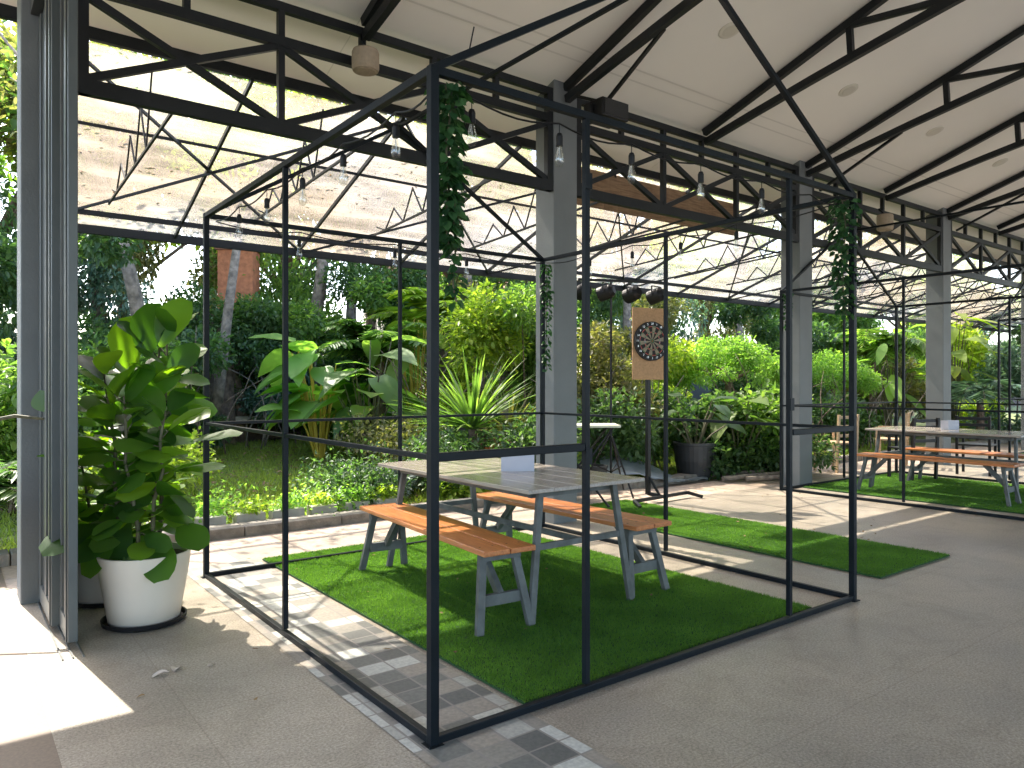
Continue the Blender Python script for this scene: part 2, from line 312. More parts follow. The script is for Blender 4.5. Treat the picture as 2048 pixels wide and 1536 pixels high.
def leaf_cards(P, D, L, Wd, droop=.15, fold=.12, roll=1.0):
    """P base points, D directions, L lengths, Wd widths -> verts, quads (each leaf 6 verts, 2 quads)"""
    n = len(P); D = nrm(D); up = np.tile([0, 0, 1.0], (n, 1)) + rng.normal(0, .35 * roll, (n, 3))
    X = nrm(np.cross(D, up)); N = np.cross(X, D)
    L = L[:, None]; W = Wd[:, None]
    v0 = P; v3 = P + D * L - N * L * droop
    a = P + D * L * .3; b = P + D * L * .68 - N * L * droop * .4
    v1 = a - X * W * .46 + N * W * fold; v2 = b - X * W * .42 + N * W * fold
    v5 = a + X * W * .46 + N * W * fold; v4 = b + X * W * .42 + N * W * fold
    V = np.stack([v0, v1, v2, v3, v4, v5], 1).reshape(-1, 3)
    i = np.arange(n)[:, None] * 6
    q = np.concatenate([i + [0, 3, 2, 1], i + [0, 5, 4, 3]])
    return V, q

def cloud(clumps, n, size, aspect=.45, outward=.7, droop=.2, down=0.0, seed=None):
    """leaves scattered in lumpy shells round clump centres (x,y,z,r)"""
    g = np.random.default_rng(seed) if seed is not None else rng
    c = np.array([k[:3] for k in clumps]); r = np.array([k[3] for k in clumps])
    w_ = r ** 2; idx = g.choice(len(clumps), n, p=w_ / w_.sum())
    d = nrm(g.normal(0, 1, (n, 3))); rad = r[idx] * (g.random(n) ** .45) * (1 + g.normal(0, .08, n))
    P = c[idx] + d * rad[:, None] * np.array([1, 1, .8])
    D = d * outward + nrm(g.normal(0, 1, (n, 3))) * .8 + np.array([0, 0, -down])
    L = size * g.uniform(.6, 1.35, n); return leaf_cards(P, D, L, L * aspect * g.uniform(.8, 1.2, n), droop)

def joinv(parts):
    V = []; Q = []; b = 0
    for v, q in parts: V.append(v); Q.append(q + b); b += len(v)
    return np.concatenate(V), np.concatenate(Q)

def surf_leaf(base, d, nr, L, W, prof, bend=.3, cup=.15, nu=4, nv=8, wave=.0):
    """a broad leaf as a grid; prof(t)->0..1 half width"""
    d = Vector(d).normalized(); nr = Vector(nr); x = d.cross(nr).normalized(); nr = x.cross(d).normalized(); base = Vector(base)
    V = []; Q = []
    for i in range(nv + 1):
        t = i / nv; c = base + d * (L * t) - nr * (bend * L * t * t)
        hw = W / 2 * prof(t)
        for j in range(nu + 1):
            s_ = (j / nu) * 2 - 1
            V.append(c + x * (hw * s_) + nr * (cup * hw * abs(s_) ** 1.5 + wave * W * math.sin(t * 14 + s_ * 2) * abs(s_)))
    for i in range(nv):
        for j in range(nu):
            a = i * (nu + 1) + j; Q.append((a, a + 1, a + nu + 2, a + nu + 1))
    return np.array([tuple(v) for v in V]), np.array(Q)

def tag(o, label=None, cat=None, group=None, kind=None):
    if label: o['label'] = label
    if cat: o['category'] = cat
    if group: o['group'] = group
    if kind: o['kind'] = kind
    return o
def empty(name, loc, rz=0):
    o = bpy.data.objects.new(name, None); COL.objects.link(o); o.location = loc; o.rotation_euler = (0, 0, rz); o.empty_display_size = .1; return o
def copy_tree(o, parent=None):
    c = o.copy(); COL.objects.link(c)
    if parent: c.parent = parent
    for ch in list(o.children): copy_tree(ch, c)
    return c
def structure(o): o['kind'] = 'structure'; return o

# ---------------------------------------------------------------- ground
def gh(x, y):
    if y < 6.9: return 0.0
    if y < 13: return .055 * (y - 6.9)
    if y < 13.35: return .3355 + (y - 13) / .35 * .42
    return .755 + .012 * (y - 13.35)
mb = MB(); mb.add([(-150, -150, -.06), (200, -150, -.06), (200, 6.88, -.06), (-150, 6.88, -.06)], [(0, 1, 2, 3)])
structure(mb.build('ground', mat('earth', (.09, .075, .045), .95, var=.4, vscale=.5, bump=.5)))
mb = MB(); mb.add([(.33, -14, 0), (40, -14, 0), (40, 5.72, 0), (.33, 5.72, 0)], [(0, 1, 2, 3)])
structure(mb.build('floor', M['floor']))
mb = MB(); mb.add([(-8, -14, -.001), (.33, -14, -.001), (.33, 6.65, -.001), (-8, 6.65, -.001)], [(0, 1, 2, 3)])
structure(mb.build('porch_floor', M['beige_tile']))
mb = MB(); mb.add([(-40, -60, -.03), (60, -60, -.03), (60, -13.9, -.03), (-40, -13.9, -.03)], [(0, 1, 2, 3)])
structure(mb.build('bounce_yard', M['bounce_yard']))  # unseen ground behind the camera, added to bounce sunlight onto the ceiling
mb = MB(); mb.add([(.33, 5.72, -.004), (40, 5.72, -.004), (40, 6.65, -.004), (.33, 6.65, -.004)], [(0, 1, 2, 3)])
structure(mb.build('garden_path', M['paving']))
mb = MB(); mb.add([(1.36, -14, .004), (1.90, -14, .004), (1.90, 5.72, .004), (1.36, 5.72, .004)], [(0, 1, 2, 3)])
structure(mb.build('mosaic_path', M['mosaic']))
# lawn and beds: sheets that rise away from the pavilion
def sheet(name, x0, x1, ys, m, nx=60, amp=.02):
    vs = []; fs = []; k = len(ys)
    for j, y in enumerate(ys):
        for i in range(nx + 1):
            x = x0 + (x1 - x0) * i / nx
            vs.append((x, y, gh(x, y) + (random.uniform(-amp, amp) if 0 < j < k - 1 else 0)))
    for j in range(k - 1):
        for i in range(nx): a = j * (nx + 1) + i; fs.append((a, a + 1, a + nx + 2, a + nx + 1))
    b = MB(); b.add(vs, fs); return b.build(name, m)
structure(sheet('lawn', -12, 60, [6.88 + .36 * i for i in range(18)], mat('lawn_soil', (.12, .14, .045), .95, var=.4, vscale=3, bump=.6, bscale=20), 120, .012))
structure(sheet('garden_bank', -14, 70, [13, 13.12, 13.25, 13.36], M['brown_wall'], 120, .03))
structure(sheet('garden_bed', -30, 90, [13.355, 15, 18, 22, 30, 60, 120], mat('bed_soil', (.05, .04, .025), .95, var=.4, vscale=2, bump=.6), 80, .03))
kb = MB()
x = -8.0
while x < 40:
    L_ = random.uniform(.7, .95); kb.box(x, x + L_ - .008, 6.65 + random.uniform(-.006, .006), 6.87, -.06, .085 + random.uniform(-.006, .006)); x += L_
structure(kb.build('kerb', M['curb'], bevel=.01))
lb = MB(); x = 3.0
while x < 12:
    L_ = random.uniform(.8, 1.5); lb.box(x, x + L_ - .02, 12.86 + random.uniform(-.04, .04), 13.3, .70 + random.uniform(-.02, .02), .80 + random.uniform(-.01, .01)); x += L_
tag(lb.build('stone_ledge', M['ledge'], bevel=.015), 'long pale stone ledge capping the brown earth bank behind the lawn', 'ledge')

# grass blades
def blades(name, x0, x1, y0, y1, n, h, wd, m, z=None, parent=None, lean=.35):
    P = np.stack([rng.uniform(x0, x1, n), rng.uniform(y0, y1, n), np.zeros(n)], 1)
    P[:, 2] = z if z is not None else np.array([gh(a, b) for a, b in P[:, :2]]) - .005
    a = rng.uniform(0, 6.283, n); X = np.stack([np.cos(a), np.sin(a), 0 * a], 1)
    hh = h * rng.uniform(.5, 1.25, n)[:, None]; tip = P + np.stack([rng.normal(0, lean, n), rng.normal(0, lean, n), np.ones(n)], 1) * hh
    V = np.stack([P - X * wd / 2, P + X * wd / 2, tip], 1).reshape(-1, 3)
    return npmesh(name, V, [np.arange(3 * n).reshape(-1, 3)], m, parent)
g_ = blades('grass', -4, 16, 6.9, 12.98, 170000, .06, .018, GG); g_['kind'] = 'stuff'

# ---------------------------------------------------------------- columns
CX = [.37, 4.66, 8.90, 13.17, 17.44, 21.7, 26.0]
ctr = ['leftmost grey square column beside the sliding door', 'grey square column directly behind the nearest cage frame', 'third grey column, standing beyond the open cage with sun streaks on it',
       'grey column with sun streaks standing between second and third cage frames', 'grey column fifth from the left, far down the row', 'grey column sixth from the left, far down the row', 'farthest grey column at the end of the row']
for i, x in enumerate(CX):
    b = MB(); b.box(-.0, .30, 0, .28, -.02, 4.36)
    o = b.build('column', M['column'], bevel=.008); o.location = (x, 5.42, 0)
    tag(o, ctr[i], 'column', 'grey columns along the pavilion edge')

# ---------------------------------------------------------------- edge trusses
YT = 5.46
Z0, Z1, Z2 = 3.26, 3.91, 4.17
for i in range(len(CX) - 1):
    xa, xb = CX[i] + .30, CX[i + 1]
    t = empty('edge_truss', ((xa + xb) / 2, YT, Z0))
    tag(t, ['dark steel lattice truss over the glass door and nearest cage, first bay from the left', 'dark steel lattice truss spanning from the column behind the nearest cage to the third column',
            'dark steel lattice truss between the third and fourth columns', 'dark steel lattice truss between the fourth and fifth columns',
            'dark steel lattice truss between the fifth and sixth columns', 'farthest dark steel lattice truss before the last column'][i], 'truss', 'lattice trusses along the pavilion edge')
    org = t.location.copy()
    def part(nm, a, b, w_, h_):
        m_ = MB(); m_.bar(Vector(a) - org, Vector(b) - org, w_, h_); return m_.build(nm, M['steel'], t)
    part('chord', (xa, YT, Z2), (xb, YT, Z2), .055, .065); part('chord', (xa, YT, Z1), (xb, YT, Z1), .055, .075); part('chord', (xa, YT, Z0), (xb, YT, Z0), .06, .10)
    part('end_post', (xa + .035, YT, Z0 - .05), (xa + .035, YT, Z2), .068, .056); part('end_post', (xb - .035, YT, Z0 - .05), (xb - .035, YT, Z2), .068, .056)
    n = 3
    for k in range(n):
        x0 = xa + (xb - xa) * k / n; x1 = xa + (xb - xa) * (k + 1) / n
        part('diagonal', (x0, YT - .002, Z0 + .03), (x1, YT - .002, Z1 - .03), .042, .05); part('diagonal', (x0, YT + .002, Z1 - .03), (x1, YT + .002, Z0 + .03), .042, .05)
        if k: part('vertical', (x0, YT, Z0 + .04), (x0, YT, Z2), .048, .052)
        part('vertical', ((x0 + x1) / 2, YT, Z1), ((x0 + x1) / 2, YT, Z2), .045, .05)

# ---------------------------------------------------------------- roof
SL = .345; YR = -1.2; EY = 6.25
def zc(y): return 4.27 + SL * (5.46 - y) if y > YR else 4.27 + SL * (5.46 - YR) - SL * (YR - y)
rx0, rx1 = -7, 34
b = MB()
zr = zc(YR); ze = zc(EY)
b.add([(rx0, EY, ze), (rx1, EY, ze), (rx1, YR, zr), (rx0, YR, zr), (rx0, EY, ze + .12), (rx1, EY, ze + .12), (rx1, YR, zr + .12), (rx0, YR, zr + .12)],
      [(0, 1, 2, 3), (7, 6, 5, 4), (0, 4, 5, 1), (1, 5, 6, 2), (3, 7, 4, 0)])
YB = -7.9; zb = zc(YB)
b.add([(rx0, YR, zr), (rx1, YR, zr), (rx1, YB, zb), (rx0, YB, zb), (rx0, YR, zr + .12), (rx1, YR, zr + .12), (rx1, YB, zb + .12), (rx0, YB, zb + .12)],
      [(0, 1, 2, 3), (7, 6, 5, 4), (2, 6, 7, 3), (1, 5, 6, 2), (3, 7, 4, 0)])
roof = empty('pavilion_roof', (10, 0, 4.3)); tag(roof, 'long pitched pavilion roof lined with off white boards', 'roof')
def rp(mbx, nm, m_, **k): mbx.v = [(v[0] - 10, v[1], v[2] - 4.3) for v in mbx.v]; return mbx.build(nm, m_, roof, **k)
rp(b, 'ceiling', M['ceiling'])
b = MB(); b.box(rx0, rx1, EY, EY + .05, ze - .09, ze + .14); rp(b, 'fascia', M['steel'])
for yy in (5.15, 5.02): 
    b = MB(); z_ = zc(yy) - .004; b.add([(rx0, yy, z_), (rx1, yy, z_), (rx1, yy - .018, z_ + .006), (rx0, yy - .018, z_ + .006)], [(3, 2, 1, 0)]); rp(b, 'ceiling_joint', mat('joint', (.62, .585, .53), .9))
for yy in (1.4,): 
    b = MB(); z_ = zc(yy) - .004; b.add([(rx0, yy, z_), (rx1, yy, z_), (rx1, yy - .012, z_ + .004), (rx0, yy - .012, z_ + .004)], [(3, 2, 1, 0)]); rp(b, 'ceiling_joint', mat('joint', (.68, .65, .60), .9))
xx = rx0 + 1.1
while xx < rx1:
    b = MB(); b.add([(xx, 6.2, zc(6.2) - .004), (xx + .01, 6.2, zc(6.2) - .004), (xx + .01, -1, zc(-1) - .004), (xx, -1, zc(-1) - .004)], [(0, 1, 2, 3)]); rp(b, 'ceiling_joint', bpy.data.materials['joint.001']); xx += 4.27

# rafter trusses across the hall
def top_z(y): return zc(y) - .05
def bot_z(y):                                     # flatter lower chord
    t_ = (5.40 - y); return 4.12 + .235 * t_ - .0105 * t_ * t_
proto = None; rx_list = []
for i in range(len(CX)):
    rx_list.append(CX[i] + .15)
    if i < len(CX) - 1: rx_list.append((CX[i] + .30 + CX[i + 1]) / 2)
rx_list.append(CX[-1] + 2.2)
for i, x in enumerate(rx_list):
    if proto is None:
        t = empty('roof_truss', (0, 5.40, 4.1)); org = Vector((0, 5.40, 4.1))
        def part(nm, a, b_, w_, h_):
            m_ = MB(); m_.bar(Vector(a) - org, Vector(b_) - org, w_, h_); return m_.build(nm, M['steel'], t)
        part('top_chord', (0, 5.42, top_z(5.42)), (0, YR, top_z(YR)), .06, .075); part('top_chord', (0, YR, top_z(YR)), (0, -7.8, top_z(-7.8)), .06, .075)
        m_ = MB(); ys = [5.40 - .66 * k for k in range(11)]
        for k in range(10): m_.bar(Vector((0, ys[k], bot_z(ys[k]))) - org, Vector((0, ys[k + 1], bot_z(ys[k + 1]))) - org, .06, .075)
        m_.build('bottom_chord', M['steel'], t)
        m_ = MB(); m_.bar(Vector((0, YR, bot_z(YR))) - org, Vector((0, -7.6, 4.1)) - org, .06, .07); m_.build('bottom_chord', M['steel'], t)
        for ya in (3.70, 2.0, .4): part('vertical', (0, ya, top_z(ya)), (0, ya - .02, bot_z(ya)), .05, .055)
        for ya, yb in ((3.70, 2.75), (2.0, 1.0)): part('diagonal', (0, ya, top_z(ya) - .02), (0, yb, bot_z(yb) + .02), .05, .055)
        proto = t; o = t
    else: o = copy_tree(proto)
    o.location = (x, 5.40, 4.1)
    tag(o, ['dark roof truss springing from the leftmost column', 'dark roof truss above the left cage wall, leaving the picture at the top left', 'dark roof truss springing from the column behind the nearest cage',
            'dark roof truss springing above the cage opening beside the black speaker', 'dark roof truss springing from the third column', 'dark roof truss springing midway between third and fourth columns',
            'dark roof truss springing from the fourth column', 'dark roof truss midway between fourth and fifth columns', 'dark roof truss springing from the fifth column',
            'dark roof truss midway between fifth and sixth columns', 'dark roof truss springing from the sixth column', 'dark roof truss just before the farthest column',
            'dark roof truss springing from the farthest column', 'last dark roof truss at the far end of the hall'][i], 'truss', 'roof trusses crossing the pavilion')
# small knee braces under trusses
for (x, n_) in ((CX[1] + .30, 'slim dark brace rising right from the column behind the nearest cage'), (CX[2] + .30, 'slim dark brace rising right from the third column'), (CX[3] + .30, 'slim dark brace rising right from the fourth column')):
    b = MB(); b.bar((x + .15, 5.40, 3.95), (x - .12, 4.2, 4.36), .03); tag(b.build('brace', M['steel']), n_, 'brace', 'slim braces at the columns')

# downlights
dl = [(6.05, 3.55), (8.25, 3.95), (10.35, 3.95), (12.55, 3.95), (14.7, 3.95), (3.9, 2.5)]
dt = ['round flush ceiling light at the top, left of the sloping cage beam', 'second round ceiling light, in the middle of the ceiling', 'third round ceiling light from the left', 'fourth round ceiling light from the left', 'farthest round ceiling light', 'round ceiling light high above the cage']
for i, (u_, v_, x_) in enumerate([(1460, 60, None), (1697, 180, None), (1870, 262, None), (2000, 325, None)]):
    # intersect the ray with the sloping ceiling
    d = FW * 1 + RT * ((u_ - 1024) / F); k = (768 - v_) / F
    dd = (4.27 + SL * 5.46 - H) / (k + SL * d.y); p = Vector((d.x * dd, d.y * dd, H + k * dd))
    t = empty('ceiling_light', p); t.rotation_euler = (-math.atan(SL), 0, 0)
    a = MB(); a.lathe([(.001, -.012), (.085, -.012), (.105, -.008), (.108, .0)], n=28); a.build('trim', M['light_trim'], t, smooth=False)
    a = MB(); a.lathe([(.001, -.016), (.07, -.016), (.075, -.0125)], n=24); a.build('lens', mat('lens', (.52, .485, .41), .4), t)
    tag(t, dt[i], 'ceiling light', 'round flush lights in the ceiling')

# ---------------------------------------------------------------- awning outside
AY0, AZ0, AY1, AZ1 = 6.22, 3.93, 8.86, 3.02
def az(y): return AZ0 + (AZ1 - AZ0) * (y - AY0) / (AY1 - AY0)
aw = empty('awning', (10, 6.3, 3.9)); tag(aw, 'weathered clear awning on thin dark bars running along the outside of the pavilion', 'awning')
ao = Vector((10, 6.3, 3.9))
m_ = MB(); 
m_.add([Vector(p) - ao for p in ((.62, AY0 + .06, az(AY0 + .06) - .015), (34, AY0 + .06, az(AY0 + .06) - .015), (34, AY1, AZ1), (.62, AY1, AZ1))], [(0, 1, 2, 3)]); m_.build('roof_sheet', M['glazing'], aw)
def ap(nm, a, b_, w_, h_): k = MB(); k.bar(Vector(a) - ao, Vector(b_) - ao, w_, h_); return k.build(nm, M['steel'], aw)
ap('gutter_beam', (.6, AY1, AZ1 - .05), (34, AY1, AZ1 - .05), .05, .09); ap('gutter_beam', (.6, AY1 - .32, az(AY1 - .32) - .05), (34, AY1 - .32, az(AY1 - .32) - .05), .04, .05)
for y_ in (7.2,): ap('purlin', (.6, y_, az(y_) - .03), (34, y_, az(y_) - .03), .02, .025)
x = 1.30
while x < 30:                                                   # light outrigger trusses carrying the sheet
    a_ = lambda y: (x, y, az(y) - .045)
    b_ = lambda y: (x, y, 3.30 + (az(8.3) - .07 - 3.30) * ((y - 5.72) / 2.58) )
    ys = [5.72 + 2.58 * q / 6 for q in range(7)]
    for q in range(6): ap('lower_chord', b_(ys[q]), b_(ys[q + 1]), .018, .022)
    for q in range(1, 6):
        if ys[q] > AY0: ap('web', b_(ys[q]), a_(ys[q] + .22), .013, .015); ap('web', b_(ys[q]), a_(ys[q] - .22 if ys[q] - .22 > AY0 else AY0), .013, .015)
    x += 1.42
x = .62; k = 0
while x < 33.5:
    ap('rafter', (x, AY0, AZ0 - .04), (x, AY1, AZ1 - .04), .024, .04)
    if k % 2 == 0:
        ap('tie', (x, AY0, AZ0 - .05), (x + 2.9, AY1, AZ1 - .06), .02, .025); ap('tie', (x + 2.9, AY0, AZ0 - .06), (x, AY1, AZ1 - .07), .02, .025)
    x += 1.42; k += 1
# brown blinds rolled out on top of the awning beyond the second bay
b = MB()
x = 5.3
while x < 8.8:
    b.box(x, x + .055, 6.32, 6.34, 3.42, 3.86); x += .058
tag(b.build('bamboo_blind', M['bamboo']), 'brown bamboo blind hanging under the eave beyond the second truss bay', 'blind')
# dry leaves lying on the awning
n = 3000; P = np.stack([rng.uniform(.7, 22, n), AY0 + .1 + rng.random(n) ** 1.3 * 2.5, np.zeros(n)], 1); P[:, 2] = az(P[:, 1]) + .012
keep = (np.sin(P[:, 0] * 2.1) + np.sin(P[:, 0] * .9 + P[:, 1] * 3.2) + rng.normal(0, .7, n)) > .5; P = P[keep]; n = len(P)
V, Q = leaf_cards(P, np.stack([rng.normal(0, 1, n), rng.normal(0, 1, n), np.zeros(n)], 1), rng.uniform(.03, .075, n), rng.uniform(.012, .03, n), .05)
npmesh('fallen_leaves', V, [Q], M['litter'])['kind'] = 'stuff'

# ---------------------------------------------------------------- sliding doors at the left
for i, (x0, y0, lab) in enumerate(((.500, 4.37, 'tall aluminium framed glass sliding door leaf reaching closest to the camera'), (.462, 4.72, 'tall aluminium framed sliding door leaf tucked behind on the garden side'))):
    t = empty('sliding_door', (x0, y0, 0)); L_ = 5.40 - y0
    a = MB(); a.box(0, .045, 0, .09, .03, 3.6); a.build('stile', M['door_grey'], t, bevel=.004)
    a = MB(); a.box(0, .045, L_ - .09, L_, .03, 3.6); a.build('stile', M['door_grey'], t, bevel=.004)
    a = MB(); a.box(0, .045, .09, L_ - .09, .03, .13); a.build('bottom_rail', M['alu'], t)
    a = MB(); a.box(.012, .032, .09, L_ - .09, .13, 3.6); a.build('panel', M['dark_alu'], t)
    a = MB(); a.box(.004, .010, .16, .19, .03, 3.6); a.build('seal', M['alu'], t)
    a = MB(); a.box(.002, .010, .30, .36, .03, 3.6); a.build('seal', M['alu'], t)
    a = MB(); a.box(-.006, -.001, .03, .05, .03, 3.6); a.build('seal', M['dark_alu'], t)
    tag(t, lab, 'sliding door')
t = empty('door_jamb', (.55, 5.30, 0)); a = MB(); a.box(0, .045, 0, .11, 0, 3.7); a.build('post', M['dark_alu'], t); a = MB(); a.box(.045, .058, .02, .05, 0, 3.7); a.build('lip', M['steel'], t)
tag(t, 'dark slim door jamb between the sliding leaves and the garden view', 'door jamb')
b = MB(); b.box(.42, .58, -8, 5.41, 3.62, 3.78); tag(b.build('door_header', M['dark_alu']), 'dark header beam above the sliding doors', 'beam')
b = MB()
for x in (.455, .50, .545): b.box(x, x + .008, 4.2, 5.4, .001, .008)
tag(b.build('door_track', M['alu']), 'aluminium floor track under the sliding doors', 'door track')

# ---------------------------------------------------------------- cage frames
CH = 2.54; PW = .031
def cage(x0, x1, y0, y1, near, label):
    t = empty('cage_frame', (x0, y0, 0)); tag(t, label, 'metal frame', 'open steel cage frames over the tables')
    W_, D_ = x1 - x0, y1 - y0
    def p(nm, a, b_, w_=PW, h_=None): k = MB(); k.bar(a, b_, w_, h_ or w_); return k.build(nm, M['cage'], t, bevel=.003)
    for (a, c) in ((0, 0), (W_, 0), (0, D_), (W_, D_)): p('corner_post', (a, c, .0), (a, c, CH), PW + .005)
    e = PW / 2 + .001
    for (a, c) in ((.78, 0), (2.35 / 3.05 * W_, 0), (0, D_ / 2), (W_, D_ / 2), (W_ / 2, D_)): p('post', (a, c, .04), (a, c, CH - .016), .027)
    for z, w_ in ((.018, .03), (CH - .017, .032)):
        p('rail', (e, 0, z), (W_ - e, 0, z), w_); p('rail', (e, D_, z), (W_ - e, D_, z), w_)
        p('rail', (0, e, z), (0, D_ - e, z), w_); p('rail', (W_, e, z), (W_, D_ - e, z), w_)
    zr_ = 1.075; rw = .021
    p('mid_rail', (0, e, zr_), (0, D_ - e, zr_), rw); p('mid_rail', (W_, e, zr_), (W_, D_ - e, zr_), rw); p('mid_rail', (e, D_, zr_), (W_ - e, D_, zr_), rw)
    p('mid_rail', (e, 0, zr_), (.76, 0, zr_), rw + .012); p('mid_rail', (2.35 / 3.05 * W_ + .02, 0, zr_), (W_ - e, 0, zr_), rw + .012)
    RZ = CH + .93
    for y_ in (0, D_):
        p('gable_bar', (0, y_, CH - .01), (W_ / 2, y_, RZ), .029); p('gable_bar', (W_, y_, CH - .01), (W_ / 2, y_, RZ), .029)
    p('ridge_bar', (W_ / 2, 0, RZ), (W_ / 2, D_, RZ), .026)
    for (a, c) in ((0, 0), (W_, 0), (0, D_), (W_, D_)):                       # foot plates
        k = MB(); k.box(a - .032, a + .032, c - .032, c + .032, 0, .005)
        for bx, by in ((-.024, -.024), (.024, .024)): k.lathe([(.001, .010), (.005, .010), (.005, .005)], (a + bx, c + by, 0), 8)
        k.build('foot_plate', M['cage'], t)
    for (a, z) in ((.78, 1.0), (.78, 2.2), (2.35 / 3.05 * W_, 1.2)): k = MB(); k.box(a - .018, a + .018, -.022, -.0137, z, z + .07); k.build('hinge', M['cage'], t)
    return t
cage(1.45, 4.50, 2.38, 5.40, True, 'nearest dark steel cage frame with a pitched top around the picnic table')
cage(8.45, 11.50, 2.38, 5.40, False, 'second dark steel cage frame down the hall, right of the third column')
cage(15.45, 18.5, 2.38, 5.40, False, 'farthest dark steel cage frame at the right edge')

_t = GT.node_tree; _r = [n for n in _t.nodes if n.type == 'VALTORGB'][0]; _g = [n for n in _t.nodes if n.type == 'NEW_GEOMETRY'][0]
_c = _t.nodes.new('ShaderNodeTexCoord'); _n = _t.nodes.new('ShaderNodeTexNoise'); _n.inputs['Scale'].default_value = 2.6; _n.inputs['Detail'].default_value = 6
_a = _t.nodes.new('ShaderNodeMath'); _a.operation = 'MULTIPLY_ADD'; _a.inputs[1].default_value = 1.6; _a.inputs[2].default_value = -.65
_b = _t.nodes.new('ShaderNodeMath'); _b.operation = 'MULTIPLY_ADD'; _b.inputs[1].default_value = .55
_t.links.new(_c.outputs['Object'], _n.inputs['Vector']); _t.links.new(_n.outputs[0], _a.inputs[0]); _t.links.new(_g.outputs['Random Per Island'], _b.inputs[0]); _t.links.new(_a.outputs[0], _b.inputs[2]); _t.links.new(_b.outputs[0], _r.inputs[0])
# ---------------------------------------------------------------- artificial turf
def turf(x0, x1, y0, y1, n, lab, h=.016):
    t = empty('turf_mat', ((x0 + x1) / 2, (y0 + y1) / 2, .004)); w_, d_ = (x1 - x0) / 2, (y1 - y0) / 2
    a = MB(); a.box(-w_, w_, -d_, d_, .001, .010)
    a.build('backing', mat('turf_backing', (.012, .06, .010), .9, var=.3, vscale=60), t)
    o = blades('pile', -w_ + .002, w_ - .002, -d_ + .002, d_ - .002, n, h, .0045, GT, z=.009, parent=t, lean=.45); o['kind'] = 'stuff'
    tag(t, lab, 'turf mat', 'green artificial turf mats'); return t
turf(1.93, 4.12, 2.43, 5.66, 260000, 'large green artificial turf mat under the picnic table in the nearest cage')
turf(5.14, 6.24, 2.52, 6.0, 100000, 'long narrow green turf mat in front of the dartboard')
turf(8.85, 11.3, 2.6, 5.35, 90000, 'green turf mat under the table in the second cage')
turf(15.9, 18.1, 2.6, 5.35, 30000, 'green turf mat under the table in the farthest cage')

# ---------------------------------------------------------------- bench and table
def make_bench():
    t = empty('bench', (0, 0, 0)); L2 = .88; w2 = .165
    for sx in (-1, 1):
        a = MB(); a.box(sx * .084 - .081, sx * .084 + .081, -L2, L2, .428, .458); a.build('seat_plank', M['seat'], t, bevel=.006)
    a = MB()
    for sy in (-1, 1):
        for x_ in (-.125, -.045, .045, .125): a.lathe([(.001, .4595), (.0055, .4592), (.006, .4582)], (x_, sy * (L2 - .115), 0), 8)
    a.build('screws', M['dark_alu'], t)
    for sy in (-1, 1):
        for sx in (-1, 1):
            a = MB(); a.bar((sx * .10, sy * (L2 - .13), .427), (sx * .165, sy * (L2 - .05), .005), .044, .034, up=(0, 1, 0)); a.build('leg', M['leg_grey'], t, bevel=.003)
        a = MB(); a.bar((-.125, sy * (L2 - .098), .17), (.125, sy * (L2 - .098), .17), .032, .062); a.build('stretcher', M['leg_grey'], t, bevel=.003)
        a = MB(); a.bar((-.13, sy * (L2 - .115), .405), (.13, sy * (L2 - .115), .405), .035, .05); a.build('crossbar', M['leg_grey'], t)
        a = MB(); a.bar((0, sy * (L2 - .34), .425), (0, sy * (L2 - .11), .185), .035, .045); a.build('brace', M['leg_grey'], t)
    return t
def make_table():
    t = empty('picnic_table', (0, 0, 0)); L2 = .885; w2 = .46
    for k in range(5):
        a = MB(); x_ = -w2 + .184 * k; a.box(x_ + .001, x_ + .183, -L2, L2, .737, .76); a.build('top_plank', M['top'], t, bevel=.004)
    for sx in (-1, 1):
        a = MB(); a.box(sx * .34 - .010, sx * .34 + .010, -L2 + .14, L2 - .14, .695, .7365); a.build('apron', M['leg_grey'], t)
    for sy in (-1, 1):
        for sx in (-1, 1):
            a = MB(); a.bar((sx * .29, sy * (L2 - .11), .7365), (sx * .395, sy * (L2 - .06), .005), .040, .030, up=(0, 1, 0)); a.build('leg', M['leg_grey'], t, bevel=.003)
        a = MB(); a.bar((-.325, sy * (L2 - .16), .71), (.325, sy * (L2 - .16), .71), .03, .045); a.build('crossbar', M['leg_grey'], t)
        a = MB(); a.bar((-.32, sy * (L2 - .088), .42), (.32, sy * (L2 - .088), .42), .02, .035); a.build('stretcher', M['leg_grey'], t)
    a = MB(); a.bar((0, -L2 + .10, .42), (0, L2 - .10, .42), .02, .035); a.build('long_stretcher', M['leg_grey'], t)
    return t
b0 = make_bench(); b0.location = (2.475, 4.03, .012); b0.rotation_euler.z = R(-4.5)
tag(b0, 'orange wooden bench with grey legs, left of the picnic table in the nearest cage', 'bench', 'orange benches with grey legs')
b1 = copy_tree(b0); b1.location = (3.545, 4.04, .012); b1.rotation_euler.z = R(.5); b1['label'] = 'orange wooden bench on the far right side of the picnic table in the nearest cage'
t0 = make_table(); t0.location = (2.975, 4.02, .012); tag(t0, 'weathered plank picnic table with grey splayed legs in the nearest cage', 'table', 'plank picnic tables')
for cx, nm in ((10.0, 'second'), (17.0, 'farthest')):
    t = copy_tree(t0); t.location = (cx, 4.0, .012); t['label'] = f'weathered plank picnic table inside the {nm} cage frame'
    for s_, sd_ in ((-1, 'left'), (1, 'right')):
        o = copy_tree(b0); o.location = (cx + s_ * .66, 3.95, .012); o.rotation_euler.z = R(-1.5 * s_); o['label'] = f'wooden bench on the {sd_} side of the table in the {nm} cage frame'

